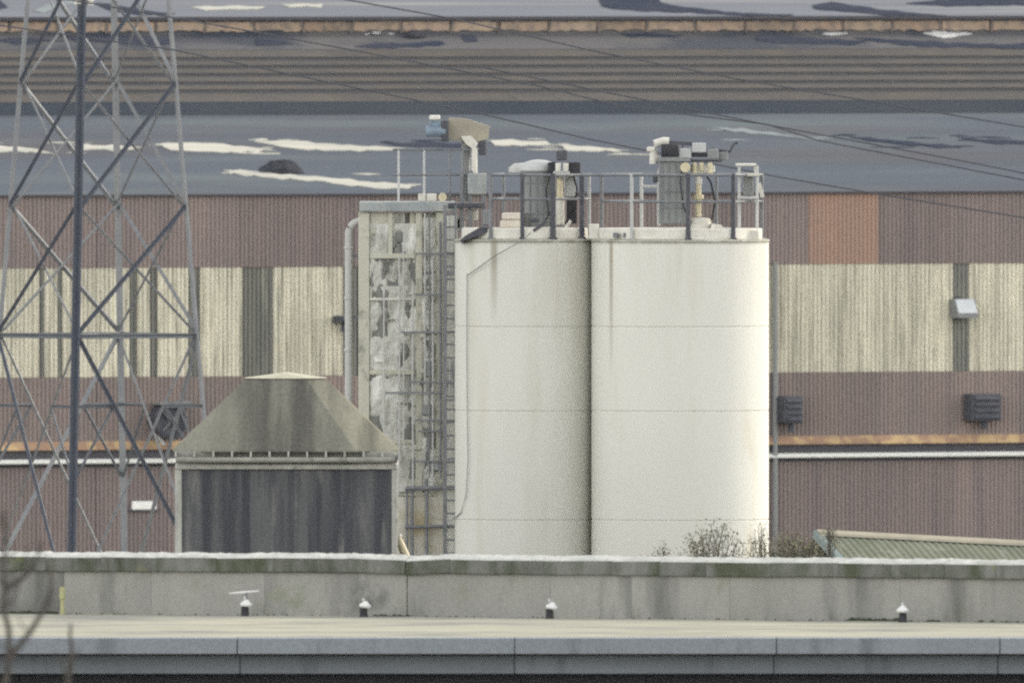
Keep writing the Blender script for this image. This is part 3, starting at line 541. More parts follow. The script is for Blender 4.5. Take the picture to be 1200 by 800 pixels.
for k in range(4):
    MB().bbox(cp(k, y_g).x - 0.35, cp(k, y_g).x + 0.35, cp(k, y_g).y - 0.35, cp(k, y_g).y + 0.35, -0.2, 0.25, 0.04).build('footing', M['concrete'], py_)
for k in range(2):   # plan bracing at the waist
    MB().angle(cp(k, 393), cp(k + 2, 393), 0.06, 0.012).build('plan_brace', M['pylon'], py_)
o = MB().lathe([(0, 0), (0.09, 0.01), (0.10, 0.05), (0.05, 0.08), (0.10, 0.12), (0.09, 0.17), (0, 0.18)], cp(3, 6).x - 0.12, cp(3, 6).y, 12); o.v = [(x, y, z + zz(6, DP)) for x, y, z in o.v]; o.build('insulator', M['white'], py_, True)
o = MB().lathe([(0, 0), (0.09, 0.01), (0.10, 0.05), (0.05, 0.08), (0.10, 0.12), (0.09, 0.17), (0, 0.18)], cp(3, 6).x + 0.16, cp(3, 6).y, 12); o.v = [(x, y, z + zz(7, DP)) for x, y, z in o.v]; o.build('insulator', M['white'], py_, True)

# overhead cables
def cable(pts, D, label):
    mb = MB(); q = []
    for i in range(len(pts) - 1):
        for k in range(8):
            t = k / 8; q.append(P(pts[i][0] + (pts[i + 1][0] - pts[i][0]) * t, pts[i][1] + (pts[i + 1][1] - pts[i][1]) * t, D))
    q.append(P(*pts[-1], D)); base = q[0].copy()
    mb.tube([p - base for p in q], 0.019, 6); o = mb.build('overhead_cable', M['cable'], None, True); o.location = base
    o['label'] = label; o['category'] = 'cable'; o['group'] = 'thin overhead cables running down to the right'
cable([(-500, -130), (395, -2), (530, 22), (700, 61), (860, 92), (1200, 149), (2000, 300)], 780, 'overhead cable that crosses the orange band near its middle, topmost of four')
cable([(-500, -100), (250, 29), (430, 62), (632, 101), (730, 125), (900, 146), (960, 165), (1200, 211), (2000, 372)], 770, 'overhead cable crossing the striped roof, second from the top of four')
cable([(-500, -40), (200, 58), (566, 134), (690, 163), (905, 206), (1020, 226), (1200, 255), (2000, 390)], 760, 'overhead cable passing just right of the tan conveyor box and on over the brown wall')
cable([(560, 78), (900, 146.5), (1130, 189), (1200, 203), (2000, 362)], 765, 'overhead cable lowest on the grey roof at the right edge, above the orange brown sheet')

# ------------------------------------------------------------------ silos
def silo(label, px, D, matl, RS):
    X = xx(px, D); s = thing('silo', label, 'silo', (X, D - D0, 0), 0, 'white steel silos'); s_ = F / D
    zt = 11.0; zs = [0.0, 1.55, 3.5, zz(608, D), zz(480.5, D), zz(382, D), zt]
    for a, b in zip(zs[:-1], zs[1:]):
        e = 0.016
        MB().lathe([(RS - 0.018, a), (RS, a + e), (RS, b - e), (RS - 0.018, b)], 0, 0, 72).build('shell_ring', matl, s, True, 14)
    MB().lathe([(RS - 0.006, zt), (RS + 0.015, zt), (RS + 0.015, zt + 0.035), (RS - 0.08, zt + 0.06), (RS - 0.12, zt + 0.06)], 0, 0, 72).build('top_rim', matl, s, True)
    MB().lathe([(RS - 0.12, zt + 0.04), (1.0, zt + 0.14), (0.0, zt + 0.2)], 0, 0, 48).build('roof_cone', M['white'], s, True)
    MB().lathe([(RS - 0.15, zt + 0.04), (RS - 0.13, zt + 0.06), (RS - 0.13, zt + 0.24), (RS - 0.16, zt + 0.26), (RS - 0.2, zt + 0.24), (RS - 0.2, zt + 0.04)], 0, 0, 48).build('kerb_ring', M['white'], s, True)
    return s
RS1, RS2 = 104 / 60.0, 82 / 60.0
PX2, D2 = 615, D0 + 0.78
s1 = silo('front white silo at the right with a sunlit right edge and a brown streak', 797, D0, M['silo'], RS1)
s2 = silo('rear white silo partly hidden by the front silo, ladder on its left', PX2, D2, M['silo_b'], RS2)
def rail_post(s, x, y, z0, z1, r, m='rail'):
    mb = MB(); mb.tube([(x, y, z0), (x, y, z1)], r, 8); mb.bbox(x - r * 1.6, x + r * 1.6, y - r * 1.6, y + r * 1.6, z0, z0 + 0.03, 0.008); return mb.build('rail_post', M[m], s, True)
def guard(s, posts, Dv, cx, ztop, zmid, RS, rad=0.028):
    """posts: (px, back?, half width px, material); the rails run post to post round the silo top"""
    pts = []
    for px, back, wpx, m in posts:
        x = (px - cx) * Dv / F; rr = RS - 0.10; x = max(-rr + .01, min(rr - .01, x)); y = math.sqrt(max(0, rr * rr - x * x)) * (1 if back else -1)
        rail_post(s, x, y, 11.05, ztop, wpx * Dv / F, m); pts.append((x, y))
    for i in range(len(pts)):
        a, b = pts[i], pts[(i + 1) % len(pts)]
        MB().tube([(a[0], a[1], ztop - 0.03), (b[0], b[1], ztop - 0.03)], rad, 8).build('top_rail', M['rail'], s, True)
        MB().tube([(a[0], a[1], zmid), (b[0], b[1], zmid)], rad * 0.85, 8).build('mid_rail', M['rail'], s, True)
guard(s1, [(740, 0, 2.0, 'lightgrey'), (806, 0, 2.8, 'darksteel'), (859, 0, 2.6, 'darksteel'), (893, 1, 2, 'rail'), (840, 1, 2, 'rail'), (752, 1, 2.0, 'lightgrey'), (705, 1, 2, 'rail')], D0, 797, zz(203, D0), zz(236, D0), RS1)
guard(s2, [(575, 0, 2.2, 'rail'), (612, 0, 2.3, 'darksteel'), (648, 0, 3.4, 'darksteel'), (682, 0, 3.0, 'darksteel'), (725, 1, 2, 'lightgrey'), (660, 1, 2, 'rail'), (590, 1, 2, 'rail')], D2, PX2, zz(203, D2), zz(233, D2), RS2)
# walkway rail between the two tops
MB().tube([((682 - PX2) / 60, -1.3, zz(204.5, D2)), ((806 - 797) / 60 + xx(797, D0) - xx(PX2, D2), -0.78 - 1.60, zz(204.5, D2))], 0.03, 8).build('link_rail', M['rail'], s2, True)

# front silo: filter housing, aeration pipe, valves, cage on the right, dark motors on top
def xs(px): return (px - 797) * D0 / F
def z1_(py): return zz(py, D0)
MB().bbox(xs(772), xs(806), -0.35, 0.45, z1_(262), z1_(189), 0.02).build('filter_housing', M['greybox'], s1)
MB().prism([(xs(768), z1_(189)), (xs(810), z1_(189)), (xs(806), z1_(184)), (xs(772), z1_(184))], 'y', -0.42, 0.5).build('filter_lid', M['greybox'], s1)
MB().tube([(xs(766), -0.1, z1_(192)), (xs(766), -0.1, z1_(176)), (xs(768), -0.1, z1_(168)), (xs(778), -0.1, z1_(165.5)), (xs(784), -0.1, z1_(166))], 0.085, 10).build('air_pipe', M['white'], s1, True)
o = MB().bbox(xs(758), xs(768), -0.2, 0.0, z1_(178), z1_(172), 0.02).build('pipe_box', M['white'], s1)
MB().lathe([(0, -0.17), (0.15, -0.17), (0.16, -0.12), (0.16, 0.15), (0.12, 0.18), (0, 0.18)], 0, 0, 16).build('fan_motor', M['black'], s1, True)
fm = LAST[0]; fm.location = (xs(785), -0.25, z1_(178)); fm.rotation_euler = (0, R(90), 0)
MB().bbox(xs(795), xs(810), -0.3, 0.1, z1_(186), z1_(174), 0.015).build('control_box', M['lightgrey'], s1)
MB().bbox(xs(811), xs(827), -0.32, 0.1, z1_(178.5), z1_(167.5), 0.015).build('control_box', M['lightgrey'], s1)
MB().bbox(xs(810), xs(829), -0.28, 0.1, z1_(184), z1_(179), 0.01).build('control_base', M['black'], s1)
MB().bbox(xs(829), xs(842), -0.3, 0.1, z1_(186), z1_(175), 0.015).build('control_box', M['greybox'], s1)
MB().box(xs(806), xs(846), -0.2, 0.12, z1_(190), z1_(187)).build('valve_platform', M['darksteel'], s1)
MB().bar((xs(784), 0, z1_(167)), (xs(812), 0, z1_(169)), 0.1, 0.07).build('link_arm', M['darksteel'], s1)
MB().tube([(xs(842), 0, z1_(176)), (xs(855), 0, z1_(178)), (xs(859), 0, z1_(170)), (xs(864), 0, z1_(166.5))], 0.03, 8).build('bent_lever', M['darksteel'], s1, True)
MB().bbox(xs(843), xs(853), -0.1, 0.1, z1_(188), z1_(178), 0.015).build('lever_box', M['greybox'], s1)
MB().tube([(xs(803), -0.45, z1_(196)), (xs(803), -0.30, z1_(196))], 0.10, 12).build('valve_wheel', M['brass'], s1, True)
for px in (814, 822, 832):
    MB().tube([(xs(px), -0.25, z1_(203 if px != 822 else 200)), (xs(px), -0.25, z1_(190.5))], 0.045, 8).build('valve_stem', M['brass'], s1, True)
MB().bbox(xs(809), xs(838), -0.2, 0.1, z1_(203), z1_(193), 0.03).build('valve_body', M['white'], s1)
MB().tube([(xs(818.5), -0.05, z1_(216)), (xs(818.5), -0.05, z1_(203.5))], 0.065, 12).build('pipe_joint', M['white'], s1, True)
MB().tube([(xs(818.5), -0.05, z1_(254)), (xs(818.5), -0.05, z1_(216.5))], 0.055, 12).build('fill_pipe', M['brass'], s1, True)
MB().tube([(xs(818.5), -0.05, z1_(233)), (xs(818.5), -0.05, z1_(228))], 0.10, 12).build('pipe_flange', M['brass'], s1, True)
MB().lathe([(0, z1_(269)), (0.22, z1_(269)), (0.22, z1_(258)), (0.19, z1_(255.5)), (0, z1_(255))], xs(820), -0.05, 20).build('pipe_base', M['white'], s1, True)
MB().prism([(xs(832), z1_(269.5)), (xs(850), z1_(269.5)), (xs(846), z1_(264)), (xs(834), z1_(262))], 'y', -0.3, 0.3).build('hatch', M['white'], s1)
MB().bbox(xs(861), xs(889), -0.85, -0.35, z1_(281), z1_(269), 0.02).build('roof_block', M['white'], s1)
# lamp cage on the right edge
for px, y in ((866, -0.5), (866, 0.1), (887, -0.5), (887, 0.1)):
    MB().tube([(xs(px), y, z1_(268.5)), (xs(px), y, z1_(194))], 0.028, 8).build('cage_post', M['lightgrey'], s1, True)
MB().bbox(xs(861), xs(890), -0.55, 0.15, z1_(206.5), z1_(203), 0.01).build('cage_shelf', M['white'], s1)
MB().bbox(xs(862), xs(886), -0.55, 0.15, z1_(194.5), z1_(191.5), 0.01).build('cage_roof', M['white'], s1)
MB().bbox(xs(864), xs(889), -0.55, 0.15, z1_(233), z1_(230), 0.01).build('cage_shelf', M['lightgrey'], s1)
MB().bbox(xs(871), xs(883), -0.3, 0.0, z1_(230), z1_(207), 0.02).build('cage_box', M['greybox'], s1)
MB().bar((xs(889), -0.4, z1_(214)), (xs(893.5), -0.4, z1_(231)), 0.08, 0.08).build('cage_strut', M['white'], s1)
MB().bar((xs(884), -0.4, z1_(193)), (xs(886), -0.4, z1_(206)), 0.05, 0.08).build('cage_strut', M['white'], s1)
for a, b in ((753, 773),):
    MB().tube([(xs(a), 0.9, z1_(219)), (xs(b), 0.9, z1_(219))], 0.03, 8).build('inner_rail', M['lightgrey'], s1, True)
    MB().tube([(xs(772), 0.9, z1_(265)), (xs(772), 0.9, z1_(200))], 0.03, 8).build('rail_post', M['lightgrey'], s1, True)

for px in (776, 784, 792, 800): MB().box(xs(px) - 0.012, xs(px) + 0.012, -0.365, -0.352, z1_(260), z1_(191)).build('housing_rib', M['rail'], s1)
for y in (206, 224, 243): MB().box(xs(773), xs(805.5), -0.372, -0.353, z1_(y + .8), z1_(y - .8)).build('housing_band', M['rail'], s1)
MB().tube([(xs(826), -0.1, z1_(203)), (xs(833), -0.1, z1_(214)), (xs(838), -0.1, z1_(236)), (xs(834), -0.1, z1_(258))], 0.022, 6).build('hose', M['black'], s1, True)
MB().tube([(xs(800), -0.4, z1_(187)), (xs(797), -0.45, z1_(214)), (xs(801), -0.45, z1_(243)), (xs(810), -0.4, z1_(262))], 0.018, 6).build('hose', M['black'], s1, True)
MB().bbox(xs(765), xs(771), -0.3, 0, z1_(214), z1_(203), 0.015).build('switch_box', M['darksteel'], s1)
for px, h in ((788, 6), (800, 9), (835, 7), (846, 5)): MB().tube([(xs(px), 0, z1_(174)), (xs(px), 0, z1_(174 - h))], 0.02, 6).build('vent_stub', M['rail'], s1, True)
for px in (721, 733, 846, 853): MB().bbox(xs(px - 3), xs(px + 3), -1.2, -1.0, z1_(278), z1_(272), 0.015).build('lifting_lug', M['rail'], s1)
# rear silo: domed filter, pipe with valve, light tank, hatches
def xr(px): return (px - PX2) * D2 / F
def z2_(py): return zz(py, D2)
MB().lathe([(0.33, z2_(266)), (0.33, z2_(203)), (0.35, z2_(202)), (0.35, z2_(200))], xr(631), 0.1, 32).build('filter_housing', M['greybox'], s2, True)
MB().lathe([(0.37, z2_(200)), (0.37, z2_(197)), (0.33, z2_(193)), (0.24, z2_(189.5)), (0.12, z2_(187.6)), (0, z2_(187))], xr(631), 0.1, 32).build('filter_dome', M['lightgrey'], s2, True)
MB().lathe([(0.30, z2_(202)), (0.30, z2_(197)), (0.2, z2_(192)), (0, z2_(191))], xr(614), 0.5, 24).build('rear_dome', M['pipe'], s2, True)
MB().tube([(xr(656), -0.3, z2_(263)), (xr(656), -0.3, z2_(231))], 0.085, 12).build('fill_pipe', M['white'], s2, True)
MB().tube([(xr(656), -0.3, z2_(231)), (xr(656), -0.3, z2_(208))], 0.065, 12).build('upper_pipe', M['brass'], s2, True)
MB().bbox(xr(642), xr(653), -0.4, 0.0, z2_(204), z2_(190), 0.02).build('valve_box', M['black'], s2)
MB().bbox(xr(664), xr(680), -0.4, 0.0, z2_(204), z2_(190), 0.02).build('valve_box', M['black'], s2)
MB().bbox(xr(652), xr(665), -0.35, 0.0, z2_(188), z2_(176), 0.02).build('actuator', M['darksteel'], s2)
MB().bbox(xr(648), xr(668), -0.45, 0.05, z2_(208), z2_(200), 0.03).build('valve_body', M['lightgrey'], s2)
for px in (654, 663): MB().tube([(xr(px), -0.42, z2_(201)), (xr(px), -0.42, z2_(191))], 0.055, 10).build('valve_stem', M['white'], s2, True)
MB().bbox(xr(662), xr(675), -0.1, 0.2, z2_(231), z2_(207), 0.03).build('air_tank', M['lightgrey'], s2)
MB().bbox(xr(664), xr(676), -0.1, 0.2, z2_(262), z2_(231.5), 0.02).build('tank_stand', M['black'], s2)
MB().bar((xr(662), -0.5, z2_(268)), (xr(669), -0.5, z2_(258)), 0.08, 0.06).build('clamp', M['white'], s2)
MB().bbox(xr(586), xr(611), -0.75, -0.1, z2_(266.5), z2_(258), 0.02).build('lagged_box', M['lichenbox'], s2)
MB().bbox(xr(588), xr(611), -0.72, -0.1, z2_(257.5), z2_(249), 0.03).build('lagged_box', M['lichenbox'], s2)
MB().bar((xr(625), -1.2, z2_(270)), (xr(640), -1.2, z2_(259)), 0.06, 0.06).build('loose_arm', M['darksteel'], s2)
MB().bbox(xr(622), xr(632), -1.25, -1.1, z2_(260), z2_(255), 0.02).build('arm_weight', M['darksteel'], s2)
MB().bbox(xr(690), xr(702), -1.0, -0.6, z2_(280), z2_(262), 0.02).build('roof_block', M['white'], s2)
MB().prism([(xr(536), z2_(284)), (xr(545), z2_(276)), (xr(562), z2_(266)), (xr(575), z2_(266)), (xr(575), z2_(270)), (xr(560), z2_(276))], 'y', -1.0, -0.6).build('side_bracket', M['darksteel'], s2)
MB().tube([(xr(548), -0.9, z2_(322)), (xr(580), -1.42, z2_(299)), (xr(612), -1.57, z2_(281)), (xr(622), -1.4, z2_(272))], 0.010, 6).build('conduit', M['greybox'], s2, True)
c = [(547.5, 320), (547, 400), (547.5, 470), (548.5, 540), (546, 580), (540, 600), (528, 610), (512, 608), (500, 600)]
MB().tube([(xr(a), -math.sqrt(max(0, RS2 ** 2 - min(RS2, abs(xr(a))) ** 2)) - 0.06, z2_(b)) for a, b in c], 0.009, 6).build('conduit', M['greybox'], s2, True)

for y in (214, 232, 250): MB().lathe([(0.33, z2_(y + .8)), (0.345, z2_(y + .8)), (0.345, z2_(y - .8)), (0.33, z2_(y - .8))], xr(631), 0.1, 32).build('housing_band', M['rail'], s2, True)
for an in (-150, -120, -95, -70, -40): MB().box(-0.012, 0.012, -0.015, 0.012, z2_(264), z2_(204)).build('housing_rib', M['rail'], s2); o_ = LAST[0]; o_.location = (xr(631) + 0.335 * math.cos(R(an)), 0.1 + 0.335 * math.sin(R(an)), 0); o_.rotation_euler = (0, 0, R(an + 90))
MB().tube([(xr(672), -0.3, z2_(204)), (xr(676), -0.4, z2_(222)), (xr(672), -0.4, z2_(246)), (xr(662), -0.4, z2_(262))], 0.02, 6).build('hose', M['black'], s2, True)
MB().tube([(xr(645), -0.3, z2_(204)), (xr(640), -0.5, z2_(222)), (xr(643), -0.5, z2_(252)), (xr(632), -0.6, z2_(268))], 0.02, 6).build('hose', M['black'], s2, True)
MB().bbox(xr(566), xr(576), -0.7, -0.4, z2_(264), z2_(246), 0.02).build('switch_box', M['greybox'], s2)
# ------------------------------------------------------------------ dusty elevator tower left of the silos
DT = 669.0; tcx = xx(475, DT)
tw = thing('elevator_tower', 'dust-caked elevator tower with cream frame and tan top box, left of the silos', 'tower', (tcx, DT - D0, 0))
def xt(px): return (px - 475) * DT / F
def zt_(py): return zz(py, DT)
DEP = 1.7
for x0, x1, y0, y1 in ((420, 433, 0, 0.2), (511, 521, 0, 0.16), (420, 433, DEP - .2, DEP), (509, 521, DEP - .2, DEP)):
    MB().bbox(xt(x0), xt(x1), y0, y1, 0, zt_(248.5), 0.012).build('column', M['towerframe'], tw)
MB().bbox(xt(455), xt(460), 0.02, 0.14, zt_(300), zt_(249), 0.01).build('mullion', M['towerframe'], tw)
MB().bbox(xt(487), xt(495), 0.01, 0.14, 0, zt_(249), 0.01).build('mullion', M['towerframe'], tw)
for y0, y1, m, x0, x1 in ((297, 303, 'towerframe', 433.5, 486.5), (349, 352, 'white', 433.5, 486.5), (433, 439, 'towerframe', 433.5, 486.5), (515, 520, 'towerframe', 433.5, 486.5), (318, 321, 'rail', 495.5, 510.5), (364, 367, 'white', 495.5, 510.5), (577, 581, 'towerframe', 433.5, 510.5)):
    MB().bbox(xt(x0), xt(x1), -0.01, 0.12, zt_(y1), zt_(y0), 0.01).build('cross_beam', M[m], tw)
MB().bbox(xt(421), xt(533), -0.1, DEP + 0.1, zt_(248), zt_(236.5), 0.015).build('top_beam', M['towerblue'], tw)
# infill panels, some caved in or proud
from mathutils import noise as mnoise
yb = [249, 272, 297, 322, 349, 376, 404, 433, 460, 488, 515, 546, 577]
q = random.Random(11)
y = 249.0
while y < 576:                                     # rows of uneven sheets, some caved in
    h = q.uniform(14, 40); yn = min(577.0, y + h); yn = 577.0 if 577 - yn < 8 else yn
    cuts = [433.2] + sorted(q.sample([441, 446, 452, 458, 463, 469, 475, 480], q.choice([1, 2, 2, 3]))) + [486.8]
    for a, b in list(zip(cuts[:-1], cuts[1:])) + [(495.2, 511)]:
        off = q.choice([0.06, 0.08, 0.10, 0.13, 0.24])
        MB().bbox(xt(a) + .002, xt(b) - .002, off, off + 0.06, zt_(yn) + 0.003, zt_(y) - 0.003, 0.012).build('infill_panel', M['towerpanel'] if y > 268 or 452 < a < 476 else M['towerframe'], tw)
    y = yn
def crust(seed, m, x0, x1, y0, y1, amp, cut, sx=1.0, sz=1.0, bias=None):
    """caked dust: a lumpy skin whose high spots stand out of the face and whose low spots sink behind it"""
    nx, nz = int((x1 - x0) * 0.9), int((y1 - y0) * 0.7); mb = MB()
    for j in range(nz + 1):
        for i in range(nx + 1):
            px, pz = x0 + (x1 - x0) * i / nx, y0 + (y1 - y0) * j / nz
            v = mnoise.fractal(Vector((px * 0.06 * sx + seed * 9.1, pz * 0.06 * sz, seed)), 0.9, 2.1, 4) + (bias(px, pz) if bias else 0)
            mb.v.append((xt(px), min(0.15, max(-0.16, 0.03 - amp * (v - cut))), zt_(pz)))
    w_ = nx + 1
    mb.f = [(j * w_ + i, (j + 1) * w_ + i, (j + 1) * w_ + i + 1, j * w_ + i + 1) for j in range(nz) for i in range(nx)]
    return mb.build('dust_crust', m, tw)
crust(1, M['crust'], 433.5, 511, 335, 576, 0.07, 0.12, 0.8, 0.55, lambda x, z: 0.35 * math.exp(-((x - 466) / 9) ** 2) - 0.1)
crust(5, M['crust'], 433.5, 487, 262, 345, 0.08, 0.35, 1.6, 0.5)
crust(7, M['crust'], 494, 511, 255, 576, 0.08, 0.0, 1.6, 0.7)
crust(3, M['sootcrust'], 433.5, 511, 300, 560, 0.07, 0.36, 1.3, 0.5, lambda x, z: 0.1 * math.exp(-((x - 500) / 9) ** 2) - 0.3 * math.exp(-((x - 466) / 12) ** 2))
MB().bbox(xt(521.4), xt(536), -0.02, 0.05, 0, zt_(252), 0.01).build('backing_sheet', M['towerback'], tw)
for a_, b_ in zip(yb[:-1], yb[1:]):
    for x in (xt(421.5), xt(519.5)):
        MB().bbox(x - 0.02, x + 0.02, 0.25, DEP - 0.25, zt_(b_) + .004, zt_(a_) - .004, 0.008).build('side_panel', M['towerpanel'], tw)
MB().box(xt(430), xt(515), 0.5, DEP - 0.2, 0.0, zt_(250)).build('elevator_casing', M['greybox'], tw)
# ledges and clumps of caked dust jutting out of the face
for i in range(16):
    px = q.uniform(436, 508); pyy = q.uniform(330, 575); wd = q.uniform(4, 14); hh = q.uniform(1.2, 5.5)
    MB().bbox(xt(px - wd / 2), xt(px + wd / 2), q.uniform(-0.10, -0.02), 0.05, zt_(pyy + hh), zt_(pyy), 0.008).build('dust_ledge', M['white'] if q.random() < .55 else M['towerpanel'], tw)
MB().box(xt(433.5), xt(522), -0.06, 0.35, 0, zt_(581.5)).build('lower_wall', M['towerwall'], tw)
# dark pipework in front
for px, a, b, r in ((477, 572, 720, 0.024), (483, 572, 720, 0.03), (500, 560, 720, 0.035)):
    MB().tube([(xt(px), -0.16, zt_(b)), (xt(px), -0.16, zt_(a))], r, 8).build('standpipe', M['rail'], tw, True)
for y in (572, 617): MB().tube([(xt(475), -0.2, zt_(y)), (xt(532), -0.2, zt_(y - 1))], 0.045 if y == 572 else 0.035, 8).build('cross_pipe', M['rail'], tw, True)
for px, py in ((462, 284), (468, 277), (466, 292), (472, 300)):
    MB().bbox(xt(px - 5), xt(px + 5), 0.03, 0.2, zt_(py + 8), zt_(py - 7), 0.04).build('soot_lump', M['sootcrust'], tw)
for px, py, wd, hh in ((503, 432, 10, 18), (500, 480, 12, 12), (508, 545, 14, 12)):
    MB().bbox(xt(px - wd / 2), xt(px + wd / 2), -0.12, 0.06, zt_(py + hh / 2), zt_(py - hh / 2), 0.02).build('junction_box', M['towerblue'] if wd > 12 else M['greybox'], tw)
for px, a, b, r in ((450, 345, 575, .018), (468, 300, 577, .02), (473, 262, 520, .016), (484, 330, 577, .022), (498, 250, 470, .02), (503, 250, 560, .018), (507, 300, 577, .022), (516, 260, 560, .03), (527, 250, 560, .016)):
    MB().tube([(xt(px), -0.13, zt_(b)), (xt(px + q.uniform(-.6, .6)), -0.13, zt_((a + b) / 2)), (xt(px), -0.13, zt_(a))], r, 6).build('service_pipe', M['rail' if px in (503, 516) else 'pipe'], tw, True)
for y, a, b in ((297, 486, 533), (345, 486, 521), (389, 470, 533), (447, 480, 521), (460, 452, 521), (492, 486, 533), (505, 490, 521), (540, 484, 521)):
    MB().bar((xt(a), -0.17, zt_(y)), (xt(b), -0.17, zt_(y + q.uniform(-.8, .8))), 0.03, 0.035).build('service_bracket', M['rail'], tw)
# platform rail, boxes and the tan head box with its motor
for px in (467, 497, 527, 543):
    MB().tube([(xt(px), 0.1, zt_(236)), (xt(px), 0.1, zt_(175))], 0.022, 8).build('rail_post', M['lightgrey'] if px < 500 else M['rail'], tw, True)
for y in (175.5, 205): MB().tube([(xt(460), 0.1, zt_(y)), (xt(562), 0.1, zt_(y))], 0.022, 8).build('guard_rail', M['rail'], tw, True)
for a, b in ((490, 499), (500, 512)): MB().bbox(xt(a), xt(b), -0.05, 0.4, zt_(236), zt_(227), 0.015).build('deck_box', M['white'], tw)
MB().tube([(xt(518.5), -0.12, zt_(231)), (xt(518.5), 0.1, zt_(231))], 0.085, 12).build('lamp_head', M['brass'], tw, True)
MB().prism([(xt(524), zt_(165)), (xt(526), zt_(138)), (xt(548), zt_(140)), (xt(574), zt_(148.5)), (xt(572), zt_(163)), (xt(560), zt_(166))], 'y', 0.1, 0.9).build('head_box', M['tan'], tw)
MB().lathe([(0, -0.20), (0.10, -0.20), (0.11, -0.16), (0.11, 0.18), (0.07, 0.22), (0, 0.22)], 0, 0, 16).build('drive_motor', M['motor'], tw, True)
dm = LAST[0]; dm.location = (xt(511), 0.0, zt_(154)); dm.rotation_euler = (0, R(90), 0)
MB().bbox(xt(517), xt(526), -0.1, 0.6, zt_(166), zt_(141), 0.02).build('gearbox', M['darksteel'], tw)
MB().bbox(xt(503), xt(516), -0.1, 0.3, zt_(141), zt_(135), 0.025).build('motor_cap', M['white'], tw)
MB().bbox(xt(503), xt(518), -0.05, 0.3, zt_(149), zt_(142), 0.02).build('terminal_box', M['motor'], tw)
MB().prism([(xt(540), zt_(160)), (xt(552), zt_(159)), (xt(560), zt_(168)), (xt(556), zt_(176)), (xt(546), zt_(169))], 'y', 0.0, 0.5).build('outlet_chute', M['white'], tw)
MB().bbox(xt(561), xt(570), 0.1, 0.5, zt_(182), zt_(165), 0.02).build('chute_valve', M['darksteel'], tw)
MB().tube([(xt(556), 0.05, zt_(226)), (xt(556), 0.05, zt_(174))], 0.058, 12).build('down_pipe', M['white'], tw, True)
MB().tube([(xt(546), 0.3, zt_(236)), (xt(546), 0.3, zt_(165))], 0.09, 12).build('head_leg', M['greybox'], tw, True)
MB().bbox(xt(525), xt(566), -0.15, 1.0, zt_(244), zt_(238), 0.015).build('deck_plate', M['darksteel'], tw)
MB().bbox(xt(548), xt(570), -0.1, 0.3, zt_(228), zt_(203), 0.02).build('rail_panel', M['towerblue'], tw)
for px in (541, 551, 567): MB().bar((xt(px), 0, zt_(272)), (xt(px), 0, zt_(200)), 0.07, 0.07).build('stanchion', M['rail'], tw)
for a, b, c_, d_ in ((524, 533, 261, 274), (535, 541, 252, 270), (545, 560, 246, 258), (532, 545, 256, 268)):
    MB().bbox(xt(a), xt(b), 0.1, 0.4, zt_(d_), zt_(c_), 0.015).build('bag_box', M['white'], tw)
# ladder
ld = MB(); lx0, lx1 = xt(521.5), xt(534)
ld.bar((lx0, -0.45, 0), (lx0, -0.45, zt_(240)), 0.07, 0.09)
ld.bar((lx1, -0.45, 0), (lx1, -0.45, zt_(240)), 0.04, 0.05)
lad = ld.build('ladder', M['rail'], tw)
first = None; z = 0.3; i = 0
while z < zt_(250):
    if first is None: first = MB().tube([(lx0, -0.45, 0), (lx1, -0.45, 0)], 0.019, 6).build('rung', M['rail'], lad, True); o = first
    else: o = first.copy(); C.objects.link(o); o.parent = lad
    o.location = (0, 0, z + q.uniform(-.01, .01)); z += 0.255
for y, px in ((320, 545), (447, 549), (537, 549), (571, 536), (468, 534)):
    MB().bar((xt(520), -0.46, zt_(y)), (xt(px), -0.46, zt_(y)), 0.06, 0.09 if y == 320 else 0.045).build('stand_off', M['rail'], lad)

# bent pipe
bp = MB(); pr = []
for k in range(9):
    an = R(180 - 90 * k / 8); pr.append((xt(423) + 0.24 * math.cos(an), 0.35, zt_(274) + 0.24 * math.sin(an)))
bp.tube([(xt(408.5), 0.35, 0.0), (xt(408.5), 0.35, zt_(276))] + pr + [(xt(430), 0.35, zt_(259.5))], 0.075, 12)
bpo = thing('vent_pipe', 'pale grey pipe bent over at the top beside the dusty tower', 'pipe', (tcx, DT - D0, 0))
bp.build('pipe_run', M['pipe'], bpo, True)
for y in (290, 349, 410): MB().tube([(xt(408.5), 0.35, zt_(y + 1.5)), (xt(408.5), 0.35, zt_(y - 1.5))], 0.09, 12).build('pipe_collar', M['pipe'], bpo, True)
for y in (300, 372): MB().bar((xt(408.5), 0.42, zt_(y)), (xt(420.5), 0.42, zt_(y)), 0.05, 0.05).build('pipe_bracket', M['rail'], bpo)

# ------------------------------------------------------------------ hopper building
DH = 655.0; hcx = xx(334, DH)
hb = thing('hopper_house', 'dark stained storage bin with pale gutter and hipped roof, left of the tower', 'hopper', (hcx, DH - D0, 0))
def xh(px): return (px - 334) * DH / F
def zh(py): return zz(py, DH)
HD = 4.2
MB().bbox(xh(207), xh(464), 0.05, 0.2, 0, zh(551), 0.008).build('front_wall', M['hopwall'], hb)
for x0, x1 in ((205, 213), (459, 466)):
    for y0 in (0, HD - 0.2): MB().bbox(xh(x0), xh(x1), y0, y0 + 0.2, 0, zh(550), 0.015).build('corner_post', M['hoptrim'], hb)
for x in (xh(207.5), xh(463)):
    MB().box(x - 0.04, x + 0.04, 0.2, HD - 0.2, 0, zh(551)).build('side_wall', M['hopwall'], hb)
MB().box(xh(213), xh(459), HD - 0.15, HD - 0.03, 0, zh(551)).build('rear_wall', M['hopwall'], hb)
MB().bbox(xh(205), xh(466), -0.02, HD + 0.02, zh(550), zh(543.5), 0.02).build('wall_plate', M['hoptrim'], hb)
MB().box(xh(208), xh(463), 0.06, HD - 0.06, zh(543), zh(529)).build('eave_void', M['hopvoid'], hb)
